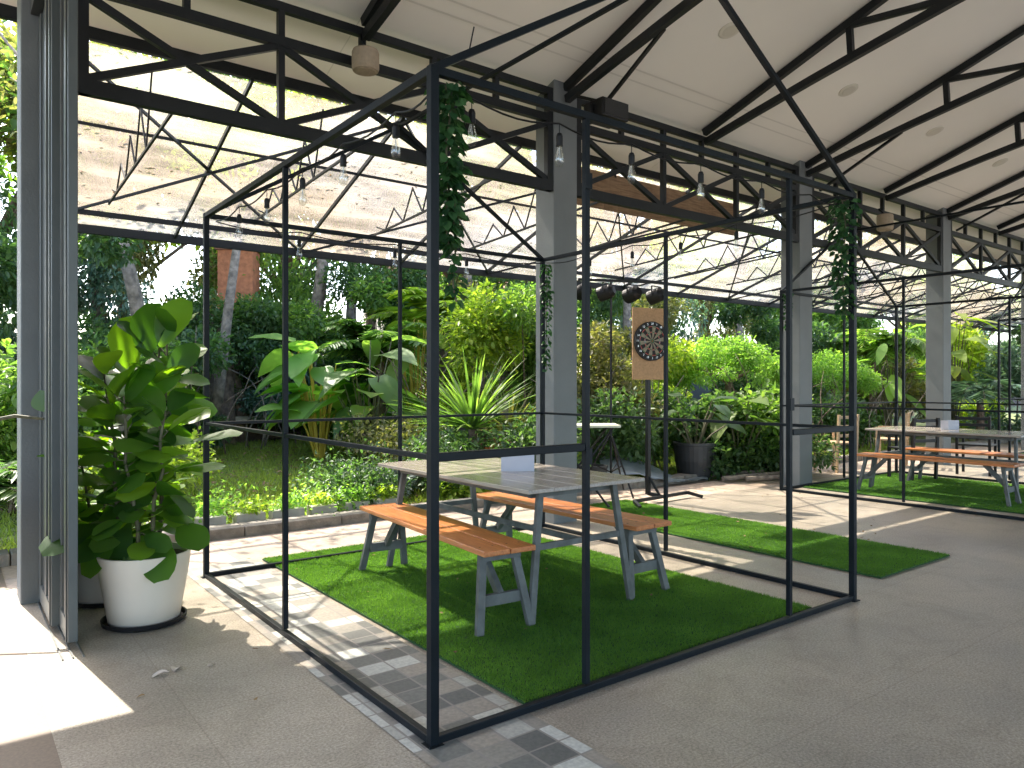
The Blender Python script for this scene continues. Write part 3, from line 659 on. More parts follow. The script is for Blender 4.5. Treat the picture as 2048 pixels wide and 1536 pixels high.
def planter(x, y, z, rz, lab):
    t = empty('table_planter', (x, y, z), rz)
    a = MB(); w_, d_, h_ = .11, .05, .115
    a.box(-w_, w_, -d_, -d_ + .006, 0, h_); a.box(-w_, w_, d_ - .006, d_, 0, h_); a.box(-w_, -w_ + .006, -d_ + .0065, d_ - .0065, 0, h_); a.box(w_ - .006, w_, -d_ + .0065, d_ - .0065, 0, h_); a.box(-w_ + .007, w_ - .007, -d_ + .007, d_ - .007, 0.001, .01)
    a.build('box', M['planter'], t)
    a = MB(); a.box(-w_ + .008, w_ - .008, -d_ + .008, d_ - .008, .011, h_ - .02); a.build('soil', M['soil'], t)
    tag(t, lab, 'planter', 'lavender grey boxes on the tables')
planter(3.05, 3.92, .772, R(-38), 'small lavender grey metal box on the nearest picnic table')
planter(10.15, 4.1, .772, R(-10), 'small grey white box on the table in the second cage')

# ---------------------------------------------------------------- fiddle leaf fig
def fig_prof(t): return max(0.02, (math.sin(math.pi * min(1, t * .98 + .02)) ** .55) * (0.42 + .62 * t ** 1.1)) if t < 1 else .25
def fig_leaf(base, d, nr, L): return surf_leaf(base, d, nr, L, L * .88, lambda t: fig_prof(t) if t < .97 else .3, bend=random.uniform(.08, .38), cup=random.uniform(-.1, .2), nu=4, nv=7, wave=.015)
def fig_plant(loc, scale, nst, htop, label, pot, seed, extra=()):
    random.seed(seed)
    t = empty('fiddle_leaf_fig', loc); t.scale = (scale,) * 3
    a = MB(); a.lathe([(.001, .012), (.17, .012), (.185, .02), (.205, .14), (.232, .30), (.243, .395), (.243, .40), (.230, .40), (.226, .36), (.001, .355)], n=48); a.build('pot', pot, t, smooth=True)
    a = MB(); a.lathe([(.001, .001), (.20, .001), (.218, .012), (.222, .035), (.214, .035), (.205, .011), (.001, .010)], n=40); a.build('saucer', M['black'], t)
    a = MB(); a.lathe([(.001, .372), (.12, .371), (.226, .365)], n=30); a.build('soil', M['soil'], t)
    st = MB(); parts = []
    for k in range(nst):
        ang = 2 * math.pi * k / nst + random.uniform(-.4, .4); r0 = random.uniform(.02, .09); h = htop * random.uniform(.72, 1.0) if k else htop
        p0 = Vector((r0 * math.cos(ang), r0 * math.sin(ang), .36)); lean = random.uniform(.05, .17) if k else .04
        pts = [p0 + Vector((math.cos(ang) * lean * q * 1.2, math.sin(ang) * lean * q * 1.2, (h - .36) * q)) for q in (0, .2, .4, .6, .8, 1)]
        for q in range(1, 5): pts[q] += Vector((random.uniform(-.02, .02), random.uniform(-.02, .02), 0))
        st.tube(pts, [.013, .012, .011, .009, .008, .005], 7)
        nl = int((h - .45) / .038); az_ = random.uniform(0, 6)
        for q in range(nl):
            f_ = .10 + .9 * q / nl; i_ = min(4, int(f_ * 5)); c = pts[i_].lerp(pts[i_ + 1], f_ * 5 - i_)
            az_ += 2.4 + random.uniform(-.35, .35); el = -.25 + 1.05 * f_ + random.uniform(-.4, .45)
            if f_ > .9: el = random.uniform(.7, 1.2)
            d = Vector((math.cos(az_) * math.cos(el), math.sin(az_) * math.cos(el), math.sin(el)))
            L_ = random.uniform(.15, .26) * (1.1 - .15 * abs(f_ - .6)); pet = random.uniform(.03, .07)
            b1_ = c + d * pet; st.tube([c, b1_], [.004, .003], 5)
            nn = Vector((-math.cos(az_) * math.sin(el), -math.sin(az_) * math.sin(el), math.cos(el))) + Vector((random.uniform(-.9, .9), random.uniform(-1.1, .3), 0))
            parts.append(fig_leaf(b1_, d, nn, L_))
    for (c, d, nn, L_) in extra: parts.append(fig_leaf(Vector(c), Vector(d), Vector(nn), L_))
    st.build('stem', M['stem'], t, smooth=True)
    V, Q = joinv(parts); npmesh('foliage', V, [Q], G6, t, smooth=True)
    tag(t, label, 'potted plant'); return t
# big upright leaves at the top seen from below/back, and low ones hanging over the rim
def away(u): v = (RT * u + Vector((0, 0, 1))); return v
ex = []
for (du, h, L_, tilt) in ((-.10, 1.48, .33, -.22), (.02, 1.56, .32, -.02), (.13, 1.62, .30, .35), (.19, 1.46, .22, .75), (.0, 1.30, .30, .55)):
    ex.append((RT * du * .7 + Vector((0, 0, h - .06)), RT * tilt + Vector((0, 0, 1)), FW * -1 + Vector((0, 0, .1)), L_))
for (du, dh, h, L_) in ((-.12, -.5, .52, .26), (.1, -.5, .50, .28), (-.22, -.2, .56, .30), (.22, -.1, .55, .25), (.02, -.9, .50, .26), (-.06, -.9, .60, .24)):
    ex.append((RT * du + FW * -.06 + Vector((0, 0, h)), RT * du * 3 - FW * .6 + Vector((0, 0, dh)), Vector((0, 0, 1)) - FW * .8, L_))
for (du, h, L_) in ((.40, 1.02, .30), (.30, .86, .26), (-.30, 1.20, .24), (-.33, 1.0, .26), (-.3, .78, .24)):
    ex.append((RT * du * .62 + Vector((0, 0, h)), RT * (1 if du > 0 else -1) + Vector((0, 0, .25)), Vector((0, 0, 1)) - FW * .22, L_))
fig_plant((.905, 4.62, 0), 1.0, 6, 1.62, 'large fiddle leaf fig in a round white pot on a black saucer', M['pot_white'], 5, ex)
fig_plant((.80, 5.22, 0), .88, 4, 1.35, 'smaller fig plant in a beige pot, half hidden behind the white potted fig', M['pot_beige'], 9)

# ---------------------------------------------------------------- garlands, string lights
def garland(loc, length, r, n, lab, thin=0):
    t = empty('ivy_garland', loc); a = MB(); k = 14
    pts = [(math.sin(i * .9) * .012, math.cos(i * .7) * .012, -length * i / k) for i in range(k + 1)]; a.tube(pts, .004, 5); a.build('stem', M['stem'], t)
    z = -rng.random(n) ** 1.25 * length; a_ = rng.uniform(0, 6.28, n); rr = r * (1 - .6 * (-z / length)) * rng.random(n) ** .5
    P = np.stack([np.cos(a_) * rr, np.sin(a_) * rr, z], 1); D = np.stack([np.cos(a_), np.sin(a_), rng.uniform(-1.2, -.1, n)], 1)
    L_ = rng.uniform(.03, .055, n); V, Q = leaf_cards(P, D, L_, L_ * .75, .2); npmesh('foliage', V, [Q], GI, t)
    tag(t, lab, 'garland', 'hanging ivy garlands')
garland((1.54, 2.42, 2.50), .62, .062, 420, 'thick green ivy garland hanging from the top of the nearest cage corner post')
garland((1.585, 2.44, 2.22), .55, .03, 110, 'thin trailing ivy strand below the garland on the nearest cage corner')
garland((4.47, 2.42, 2.50), .72, .085, 420, 'dark green ivy garland on the right front corner of the nearest cage')
garland((4.52, 5.37, 2.48), 1.0, .045, 240, 'ivy strand running down the back corner post beside the grey column')
garland((8.5, 5.35, 2.5), .5, .05, 120, 'small ivy strand on the back left corner of the second cage')

def string_lights(pts, lab, drops, first=None):
    t = empty('string_light', pts[0]); o_ = Vector(pts[0]); a = MB(); c = []
    for k in range(len(pts) - 1):
        p, q = Vector(pts[k]), Vector(pts[k + 1])
        for i in range(6): f_ = i / 6; c.append(p.lerp(q, f_) - Vector((0, 0, .03 * math.sin(math.pi * f_))) - o_)
    c.append(Vector(pts[-1]) - o_); a.tube(c, .0045, 5); a.build('cord', M['black'], t)
    for p, l_ in drops:
        p = Vector(p) - o_
        d_ = empty('pendant', p); d_.parent = t; d_.scale = (.72, .72, .85)
        a = MB(); a.tube([(0, 0, 0), (0, 0, -l_)], .003, 5); a.lathe([(.001, -l_), (.014, -l_), (.021, -l_ - .015), (.021, -l_ - .065), (.001, -l_ - .065)], n=12); s_ = a.build('socket', M['black'], d_)
        a = MB(); a.lathe([(.014, -l_ - .065), (.018, -l_ - .085), (.028, -l_ - .115), (.030, -l_ - .14), (.022, -l_ - .165), (.001, -l_ - .175)], n=14); a.build('bulb', M['glass'], d_, smooth=True)
        a = MB(); a.tube([(0, 0, -l_ - .066), (.006, 0, -l_ - .13), (-.006, 0, -l_ - .13), (0, 0, -l_ - .07)], .0016, 4); a.build('filament', M['wire'], d_)
    tag(t, lab, 'string light', 'bulb strings round the nearest cage')
zt = CH - .06
string_lights([(1.49, y_, zt) for y_ in (2.44, 2.74, 3.25, 3.75, 4.29, 4.8, 5.3)], 'string of unlit bulbs under the left top rail of the nearest cage', [((1.49, y_, zt), .06) for y_ in (2.74, 3.25, 3.75, 4.29, 4.8)])
string_lights([(x_, 2.43, zt) for x_ in (1.5, 1.66, 2.12, 2.57, 3.08, 3.61, 4.1, 4.45)], 'string of unlit bulbs under the front top rail of the nearest cage', [((x_, 2.43, zt), .05) for x_ in (1.66, 2.12, 2.57, 3.08, 3.61)])
string_lights([(4.45, y_, zt) for y_ in (2.5, 3.2, 3.7, 4.2, 4.7, 5.3)], 'string of unlit bulbs under the right top rail of the nearest cage', [((4.45, y_, zt), .06) for y_ in (3.2, 3.7, 4.2, 4.7)])
string_lights([(x_, 5.35, zt) for x_ in (1.5, 2.1, 2.9, 3.6, 4.45)], 'string of unlit bulbs under the back top rail of the nearest cage', [((x_, 5.35, zt), .06) for x_ in (2.1, 2.9, 3.6)])

# ---------------------------------------------------------------- speaker, drum lamps on the truss
def pod(p, r, h, lab):
    t = empty('drum_speaker', p)
    a = MB(); a.lathe([(.001, -h / 2), (r * .92, -h / 2), (r, -h / 2 + .02), (r, h / 2 - .02), (r * .92, h / 2), (.001, h / 2)], n=28); a.build('body', M['beige_lamp'], t, smooth=False)
    a = MB(); a.lathe([(.001, -h / 2 - .006), (r * .75, -h / 2 - .006), (r * .78, -h / 2 - .001)], n=24); a.build('grille', M['beige_lamp'], t)
    a = MB(); a.bar((0, .0, h / 2), (0, .09, h / 2 + .10), .025); a.build('bracket', M['steel'], t)
    tag(t, lab, 'speaker', 'beige drum speakers on the trusses')
pod(at(731, 122, 5.75), .105, .16, 'round beige drum speaker mounted on the truss above the nearest cage')
pod(at(1770, 445, 10.6), .11, .22, 'beige drum speaker on the truss between third and fourth columns')
t = empty('loudspeaker', at(1212, 226, 6.9), 0); 
a = MB(); a.box(-.17, .17, -.13, .13, -.085, .085); a.build('cabinet', M['black'], t, bevel=.015)
a = MB(); a.box(-.15, .15, -.142, -.131, -.07, .07); a.build('grille', mat('speaker_grille', (.02, .02, .02), .8, bump=.5, bscale=300), t)
a = MB(); a.bar((-.1, .0, .086), (-.12, .25, .20), .03); a.bar((-.22, 0, -.02), (-.172, 0, -.02), .03, .12); a.build('bracket', M['black_metal'], t)
tag(t, 'black box loudspeaker on the truss above the cage opening', 'speaker')
a = MB(); p = at(930, 118, 2.85); a.tube([p, p + Vector((.02, 0, .04)), p + Vector((.035, -.01, .13))], .003, 5); tag(a.build('loose_wire', M['black']), 'short loose wire sticking up from the nearest cage roof', 'wire')

# ---------------------------------------------------------------- dartboard stand
bp_ = Vector((6.45, 5.95, 0)); ang = R(0)
sp = at(1296, 1000, 8.55); bp_ = Vector((sp.x, sp.y, 0))
t = empty('dartboard_stand', bp_); face = R(-14)
a = MB(); a.bar((0, 0, .08), (0, 0, 1.45), .045); a.build('pole', M['black_metal'], t)
a = MB(); a.bar((-.42, -.18, .06), (.58, -.10, .06), .035); a.build('foot_bar', M['black_metal'], t)
a = MB(); a.bar((-.42, -.18, .06), (-.50, -.34, .02), .035); a.build('foot', M['black_metal'], t)
a = MB(); a.bar((.58, -.10, .06), (.66, -.26, .02), .035); a.build('foot', M['black_metal'], t)
a = MB(); a.bar((0, 0, .09), (.08, -.15, .06), .04); a.bar((0, 0, .3), (.05, -.13, .08), .025); a.build('gusset', M['black_metal'], t)
a = MB(); a.box(-.235, .235, -.045, -.025, 1.40, 2.22); q = a.build('backboard', M['cork'], t, bevel=.004); q.rotation_euler.z = face
tag(t, 'black dartboard stand with a tan rectangular backboard on the narrow turf', 'dart stand')
db = empty('dartboard', bp_ + Vector((.0, 0, 1.84)), face); 
def ring(m_, r0, r1, y0, sel=None, n=80, y1=None):
    for i in range(n):
        if sel and not sel(i * 20 // n): continue
        a0, a1 = 2 * math.pi * i / n, 2 * math.pi * (i + 1) / n
        m_.add([(r0 * math.cos(a0), y0, r0 * math.sin(a0)), (r0 * math.cos(a1), y0, r0 * math.sin(a1)), (r1 * math.cos(a1), y0, r1 * math.sin(a1)), (r1 * math.cos(a0), y0, r1 * math.sin(a0))], [(0, 1, 2, 3)])
a = MB(); k_ = 48
for i in range(k_):
    a0, a1 = 2 * math.pi * i / k_, 2 * math.pi * (i + 1) / k_
    a.add([(.225 * math.cos(a0), -.046, .225 * math.sin(a0)), (.225 * math.cos(a1), -.046, .225 * math.sin(a1)), (.225 * math.cos(a1), -.085, .225 * math.sin(a1)), (.225 * math.cos(a0), -.085, .225 * math.sin(a0)), (0, -.085, 0)], [(0, 1, 2, 3), (3, 2, 4)])
a.build('board', M['dart_black'], db)
a = MB(); ring(a, .02, .095, -.087, lambda s: s % 2 == 0); ring(a, .107, .160, -.087, lambda s: s % 2 == 0); a.build('light_segments', M['dart_cream'], db)
a = MB(); ring(a, .095, .107, -.087, lambda s: s % 2 == 1); ring(a, .160, .170, -.087, lambda s: s % 2 == 1); ring(a, .0, .008, -.087); a.build('red_segments', M['dart_red'], db)
a = MB(); ring(a, .095, .107, -.087, lambda s: s % 2 == 0); ring(a, .160, .170, -.087, lambda s: s % 2 == 0); ring(a, .008, .02, -.087); a.build('green_segments', M['dart_green'], db)
a = MB()
for rr in (.170, .107, .095): a.tube([(rr * math.cos(q * math.pi / 18), -.089, rr * math.sin(q * math.pi / 18)) for q in range(37)], .0011, 4)
a.build('wire', M['wire'], db)
order = [6, 13, 4, 18, 1, 20, 5, 12, 9, 14, 11, 8, 16, 7, 19, 3, 17, 2, 15, 10]
nb_ = MB()
for i, nme in enumerate(order):
    c = bpy.data.curves.new('number', 'FONT'); c.body = str(nme); c.size = .034; c.align_x = 'CENTER'; c.align_y = 'CENTER'; c.extrude = .0008
    o = bpy.data.objects.new('number', c); COL.objects.link(o); bpy.context.view_layer.update()
    me = bpy.data.meshes.new_from_object(o.evaluated_get(bpy.context.evaluated_depsgraph_get())); A_ = 2 * math.pi * i / 20
    nb_.add([(v.co.x + .197 * math.cos(A_), -.088 - v.co.z, v.co.y + .197 * math.sin(A_)) for v in me.vertices], [tuple(p.vertices) for p in me.polygons])
    bpy.data.objects.remove(o); bpy.data.meshes.remove(me); bpy.data.curves.remove(c)
nb_.build('numbers', M['wire'], db)
tag(db, 'round black dartboard with cream segments on the tan backboard', 'dartboard')

# ---------------------------------------------------------------- stage light stand beyond the column
q = at(1222, 978, 9.0); q.z = 0
t = empty('light_stand', q); a = MB(); a.tube([(0, 0, .25), (0, 0, 2.62)], .014, 8); a.build('pole', M['black_metal'], t)
for k in range(3):
    A_ = 2 * math.pi * k / 3 + .4; a = MB(); a.tube([(0, 0, .75), (.42 * math.cos(A_), .42 * math.sin(A_), .02)], .012, 6); a.build('leg', M['black_metal'], t)
    a = MB(); a.tube([(0, 0, .28), (.22 * math.cos(A_), .22 * math.sin(A_), .38)], .008, 6); a.build('strut', M['black_metal'], t)
a = MB(); a.bar(RT * -.40 + Vector((0, 0, 2.62)), RT * .62 + Vector((0, 0, 2.58)), .03); a.build('crossbar', M['black_metal'], t)
tag(t, 'tall black tripod stand with a crossbar beyond the grey column', 'light stand')
for i, (du, lab) in enumerate(((-.34, 'leftmost black spotlight on the stand crossbar, against the column'), (-.06, 'second black spotlight from the left on the stand crossbar'), (.26, 'third black spotlight from the left on the stand crossbar'), (.55, 'rightmost black spotlight on the stand crossbar'))):
    o = empty('spotlight', q + RT * du + Vector((0, 0, 2.60 - .02 * i)), random.uniform(-.5, .5))
    a = MB(); a.lathe([(.001, .11), (.05, .11), (.085, .07), (.09, -.09), (.083, -.09), (.08, -.05), (.001, -.05)], n=20); h_ = a.build('can', M['black'], o, smooth=False); h_.rotation_euler = (R(75), 0, 0); h_.location = (0, 0, -.12)
    a = MB(); a.bar((-.1, 0, -.12), (-.1, 0, -.01), .012); a.bar((.1, 0, -.12), (.1, 0, -.01), .012); a.bar((-.1, 0, -.008), (.1, 0, -.008), .012); a.build('yoke', M['black_metal'], o)
    tag(o, lab, 'spotlight', 'black spotlights on the stand')

# folding side table with black crossed legs, behind the column
q = at(1160, 930, 8.2); q.z = 0; rz = math.atan2(RT.y, RT.x)
t = empty('folding_table', q, rz)
a = MB(); a.box(-.42, .42, -.24, .24, .88, .905); a.build('tabletop', M['white_metal'], t, bevel=.004)
for sy in (-1, 1):
    a = MB(); a.tube([(-.34, sy * .2, .88), (.30, sy * .2, .01)], .012, 6); a.build('leg', M['black_metal'], t)
    a = MB(); a.tube([(.34, sy * .2, .88), (-.30, sy * .2, .01)], .012, 6); a.build('leg', M['black_metal'], t)
a = MB(); a.bar((.30, -.18, .02), (.30, .18, .02), .02); a.bar((-.30, -.18, .02), (-.30, .18, .02), .02); a.build('crossbar', M['black_metal'], t)
tag(t, 'tall folding table with pale top and crossed black legs behind the nearest cage', 'folding table')
# pots and tarp in the bed
def pot(p, r, h, m_, lab):
    t = empty('plant_pot', p); a = MB(); a.lathe([(.001, 0), (r * .78, 0), (r * .95, h * .5), (r, h * .92), (r * 1.04, h * .93), (r * 1.04, h), (r * .95, h), (r * .93, h * .9), (.001, h * .88)], n=30); a.build('body', m_, t, smooth=False)
    a = MB(); a.lathe([(.001, h * .90), (r * .93, h * .89)], n=24); a.build('soil', M['soil'], t); tag(t, lab, 'plant pot', 'dark round pots in the bed'); return t
p1 = at(1390, 945, 10.6); p1.z = gh(0, p1.y); pot(p1, .30, .52, M['pot_black'], 'large round black pot in the bed right of the dartboard')
p2 = at(1188, 940, 9.4); p2.z = gh(0, p2.y); pot(p2, .17, .32, M['pot_black'], 'smaller round black pot behind the folding table')
c = at(1290, 955, 9.9); c.z = .02
tp = MB(); nu, nv = 14, 10; vs = []
for i in range(nu + 1):
    for j in range(nv + 1):
        uu, vv = i / nu * 1.5 - .55, j / nv * .9 - .3
        p = c + RT * uu + FW * vv; z = .05 + max(0, .42 * (1 - abs(uu + .25) / .75)) * (.5 + .5 * vv) + .015 * math.sin(i * 1.9) * math.cos(j * 1.3); vs.append((p.x, max(p.y, 6.5), gh(0, p.y) + z))
tp.add(vs, [(i * (nv + 1) + j, (i + 1) * (nv + 1) + j, (i + 1) * (nv + 1) + j + 1, i * (nv + 1) + j + 1) for i in range(nu) for j in range(nv)])
o = tp.build('tarpaulin', M['tarp'], smooth=True); s_ = o.modifiers.new('thickness', 'SOLIDIFY'); s_.thickness = .006
tag(o, 'grey tarpaulin draped over a low mound behind the dartboard stand', 'tarpaulin')

# troughs with seedlings along the kerb
random.seed(4)
for i in range(7):
    x = 1.55 + .36 * i; L_ = .27 if i % 3 else .31; t = empty('plant_trough', (x, 7.02, gh(x, 7.02) - .01), random.uniform(-.06, .06))
    a = MB(); a.box(-L_ / 2, L_ / 2, -.065, .065, 0, .15); a.build('box', M['stone_white'], t, bevel=.006)
    V, Q = cloud([(dx, 0, .20 + random.uniform(-.02, .03), .09) for dx in (-.09, 0, .09)], 150, .055, .5, seed=30 + i); npmesh('foliage', V, [Q], G4 if i % 2 else G3, t)
    tag(t, f'small stone coloured plant trough on the lawn edge, {["leftmost","second from the left","third from the left","fourth from the left","fifth from the left","sixth from the left","rightmost"][i]} of seven', 'plant trough', 'small troughs along the kerb')

# ---------------------------------------------------------------- furniture at far right
def chair_wood(loc, rz, m_, lab, slats=3):
    t = empty('garden_chair', loc, rz)
    for sx in (-.21, .21):
        for sy, hh in ((-.2, .43), (.2, .88)):
            a = MB(); a.bar((sx, sy, 0), (sx, sy + (.04 if hh > .5 else 0), hh), .035); a.build('leg', m_, t)
        a = MB(); a.bar((sx, -.22, .63), (sx, .22, .63), .035, .025); a.bar((sx, -.2, .43), (sx, -.2, .62), .03); a.build('armrest', m_, t)
    a = MB(); a.box(-.23, .23, -.22, .22, .43, .455); a.build('seat', m_, t, bevel=.004)
    for k in range(slats): a = MB(); z = .56 + .28 * k / max(1, slats - 1); a.bar((-.19, .225, z), (.19, .225, z), .018, .045); a.build('back_slat', m_, t)
    tag(t, lab, 'chair', 'chairs around the second cage')
chair_wood((11.0, 6.1, 0), R(170), M['timber'], 'pale timber armchair just left of the second cage table, near the lawn')
chair_wood((12.4, 5.9, 0), R(200), M['timber'], 'pale timber armchair beyond the second cage, right of the fourth column')
chair_wood((10.9, 4.9, 0), R(160), M['black_metal'], 'black metal slatted chair at the back of the second cage', 4)
chair_wood((12.3, 4.6, 0), R(100), M['black_metal'], 'black metal slatted chair standing right of the second cage', 4)
chair_wood((11.0, 3.2, 0), R(90), M['maroon'], 'maroon covered chair at the right edge by the second cage', 2)

# ---------------------------------------------------------------- dry leaves on the floor
for i, (u_, v_, s_, lab) in enumerate(((338, 1348, .055, 'pale curled dry leaf on the floor in front of the white pot'), (290, 1394, .022, 'tiny dark dry leaf on the floor below the pale one'), (415, 1336, .03, 'small dry leaf on the floor towards the cage'))):
    d = 1.35 * F / (v_ - 768); p = at(u_, v_, d); p.z = .004; parts = []
    for k in range(2 if i == 0 else 1):
        A_ = random.uniform(0, 6); parts.append(surf_leaf(p + Vector((k * .02, 0, .004)), (math.cos(A_), math.sin(A_), .25), (0, 0, 1), s_ * 1.4, s_ * .8, lambda t_: math.sin(math.pi * (t_ * .96 + .02)) ** .7, .5, .5, 3, 5))
    V, Q = joinv(parts); tag(npmesh('dry_leaf', V, [Q], M['paper'] if i != 1 else M['litter'], None, True), lab, 'leaf')

n = 130; P = np.stack([rng.uniform(1.0, 12, n), 6.6 - rng.random(n) ** .7 * 3.6, np.full(n, .016)], 1)
P[:, 2] = np.where((P[:, 0] > 1.93) & (P[:, 0] < 6.3), .028, .012); keep = ~((P[:, 0] > 4.12) & (P[:, 0] < 5.14)); P = P[keep]; n = len(P)
V, Q = leaf_cards(P, np.stack([rng.normal(0, 1, n), rng.normal(0, 1, n), rng.uniform(-.02, .1, n)], 1), rng.uniform(.02, .055, n), rng.uniform(.008, .02, n), .1)
npmesh('stray_leaves', V, [Q], M['litter'])['kind'] = 'stuff'
# ---------------------------------------------------------------- plants
def bush(x, y, clumps, n, size, m_, lab, cat='bush', name='bush', aspect=.5, down=0, trunk=None, group=None, seed=1, z=None, spread=.8):
    z0 = gh(x, y) if z is None else z; t = empty(name, (x, y, z0))
    V, Q = cloud(clumps, n, size, aspect, spread, .2, down, seed); npmesh('foliage', V, [Q], m_, t)
    st = MB(); rr = random.Random(seed)
    for k in range(trunk or 5):
        c_ = clumps[k % len(clumps)]; b_ = Vector((rr.uniform(-.1, .1), rr.uniform(-.1, .1), -.05)); e_ = Vector(c_[:3])
        st.tube([b_, b_.lerp(e_, .5) + Vector((rr.uniform(-.08, .08), rr.uniform(-.08, .08), .05)), e_], [.022, .014, .006], 5)
    st.build('stem', M['bark'], t); tag(t, lab, cat, group); return t

def lump(rr, n, rx, ry, z0, z1, r0, r1):
    return [(rr.uniform(-rx, rx), rr.uniform(-ry, ry), rr.uniform(z0, z1), rr.uniform(r0, r1)) for _ in range(n)]

def tree(x, y, h, r, lean, crown, n, size, m_, lab, bark='bark', seed=1, aspect=.5, nb=7, split=.5, down=0.0, group=None, name='tree'):
    rr = random.Random(seed); t = empty(name, (x, y, gh(x, y) - .05)); top = Vector((lean[0], lean[1], h * split))
    a = MB(); pts = [Vector((0, 0, 0)), top * .33 + Vector((rr.uniform(-.06, .06), 0, 0)), top * .66 + Vector((0, rr.uniform(-.08, .08), 0)), top]
    a.tube(pts, [r * 1.25, r, r * .85, r * .7], 10)
    cl = []
    for k in range(nb):
        A_ = 2 * math.pi * k / nb + rr.uniform(-.4, .4); e_ = top + Vector((math.cos(A_) * crown * rr.uniform(.35, .95), math.sin(A_) * crown * rr.uniform(.35, .95), h * (1 - split) * rr.uniform(.35, 1.0)))
        md = top.lerp(e_, .5) + Vector((rr.uniform(-.15, .15), rr.uniform(-.15, .15), .12)); a.tube([top - Vector((0, 0, .04)), md, e_], [r * .45, r * .28, r * .1], 6)
        cl.append((*e_, crown * rr.uniform(.28, .5)))
        for q_ in range(2):
            e2 = md + Vector((rr.uniform(-1, 1), rr.uniform(-1, 1), rr.uniform(0, 1))) * crown * .5; a.tube([md, e2], [r * .2, r * .06], 5); cl.append((*e2, crown * rr.uniform(.2, .36)))
    a.build('trunk', M[bark], t, smooth=True)
    V, Q = cloud(cl, n, size, aspect, .6, .2, down, seed); npmesh('crown', V, [Q], m_, t); tag(t, lab, 'tree', group); return t

rr = random.Random(3)
# back wall of trees
protos = [tree(0, 16, 6.2, .14, (.3, 0), 2.0, 9000, .17, G1, 'x', seed=21, nb=8), tree(0, 16, 5.4, .12, (-.2, .1), 1.9, 9000, .15, G1, 'x', seed=22, nb=8, split=.4),
          tree(0, 16, 6.8, .13, (.1, .1), 1.8, 8000, .19, G8, 'x', seed=23, nb=7, split=.45), tree(0, 16, 5.0, .1, (0, .1), 2.0, 9000, .14, G3, 'x', seed=24, nb=9, split=.4)]
kinds = ['mid green broad tree', 'rounded green tree', 'olive green loose tree', 'yellow green light tree']
LM = [(-200, 'beyond the left column outside'), (95, 'behind the sliding door and potted fig'), (415, 'right of the left back cage post'), (575, 'right of the middle post of the left cage wall'), (860, 'right of the nearest corner post'),
      (1100, 'right of the column behind the nearest cage'), (1330, 'right of the dartboard'), (1620, 'right of the third column'), (1815, 'right of the second cage post'), (1900, 'right of the fourth column'), (2060, 'past the right picture edge')]
ORD = ['first', 'second', 'third', 'fourth', 'fifth', 'sixth', 'seventh', 'eighth', 'ninth', 'tenth', 'eleventh', 'twelfth']
seen = {}
def where_(x, y, kind):
    d = x * FW.x + y * FW.y; u_ = 1024 + F * (x * RT.x + y * RT.y) / max(d, .5); ph = LM[0][1]
    for lu, lp in LM:
        if u_ >= lu: ph = lp
    n_ = seen.get((kind, ph), 0); seen[(kind, ph)] = n_ + 1
    return u_, f'{ORD[n_]} {kind} {ph}'
spots = []
x = -5.5; i = 0
while x < 46:
    y = 16.5 + rr.uniform(-1.2, 2.6)
    spots.append((x, y, [0, 1, 2, 1, 3, 0, 1, 2][i % 8])); x += rr.uniform(2.6, 3.4) if x > 14 else rr.uniform(1.9, 2.3); i += 1
used = set()
for i, (x, y, k) in enumerate(spots):
    if k in used: o = copy_tree(protos[k])
    else: o = protos[k]; used.add(k)
    s_ = rr.uniform(1.0, 1.35); o.location = (x, y, gh(x, y) - .05); o.rotation_euler.z = rr.uniform(0, 6.28); o.scale = (s_, s_, s_ * rr.uniform(.85, 1.05))
    tag(o, where_(x, y, kinds[k])[1], 'tree', 'trees beyond the garden')
# understorey hedge behind
hp = [bush(0, 15, lump(random.Random(40 + k), 14, 1.3, .6, .3, 2.3, .4, .65), 6500, .10, m_, 'x', aspect=.5, seed=40 + k, name='shrub') for k, m_ in enumerate((G2, G1, G8, G5))]
hk = ['dark green', 'mid green', 'olive', 'blue green']; usedh = set(); x = -4.5; i = 0
while x < 40:
    k = [0, 1, 0, 3, 2, 1, 0, 2][i % 8]; y = 14.5 + rr.uniform(-.3, .8)
    if k in usedh: o = copy_tree(hp[k])
    else: o = hp[k]; usedh.add(k)
    o.location = (x, y, gh(x, y) - .1); o.rotation_euler.z = rr.choice((0, math.pi)) + rr.uniform(-.2, .2); s_ = rr.uniform(.9, 1.25); o.scale = (s_, s_, s_ * rr.uniform(1.15, 1.75))
    tag(o, where_(x, y, hk[k] + ' hedge shrub')[1], 'shrub', 'shrubs in the back hedge'); x += rr.uniform(1.7, 2.2) if x < 16 else rr.uniform(2.4, 3.2); i += 1

def on_ground(u_, d, dz=0): p = at(u_, 768, d); p.z = gh(p.x, p.y) + dz; return p

# slim pale trunks behind the awning
p = on_ground(605, 14.5); tree(p.x, p.y, 6.4, .14, (.25, -.6), 1.9, 1900, .12, G8, 'slim pale barked tree behind the lawn whose trunk rises to a fan of bare branches', 'bark_pale', 31, nb=9, split=.58)
p = on_ground(345, 11.5); tree(p.x, p.y, 6.0, .12, (-.9, -.4), 1.7, 1500, .11, G8, 'pale leaning tree behind the potted fig', 'bark_pale', 32, nb=8, split=.62)
p = on_ground(420, 12.0); tree(p.x, p.y, 5.8, .09, (.3, -.5), 1.5, 1500, .11, G3, 'slender branching tree rising behind the left back cage post', 'bark_pale', 33, nb=9, split=.6)
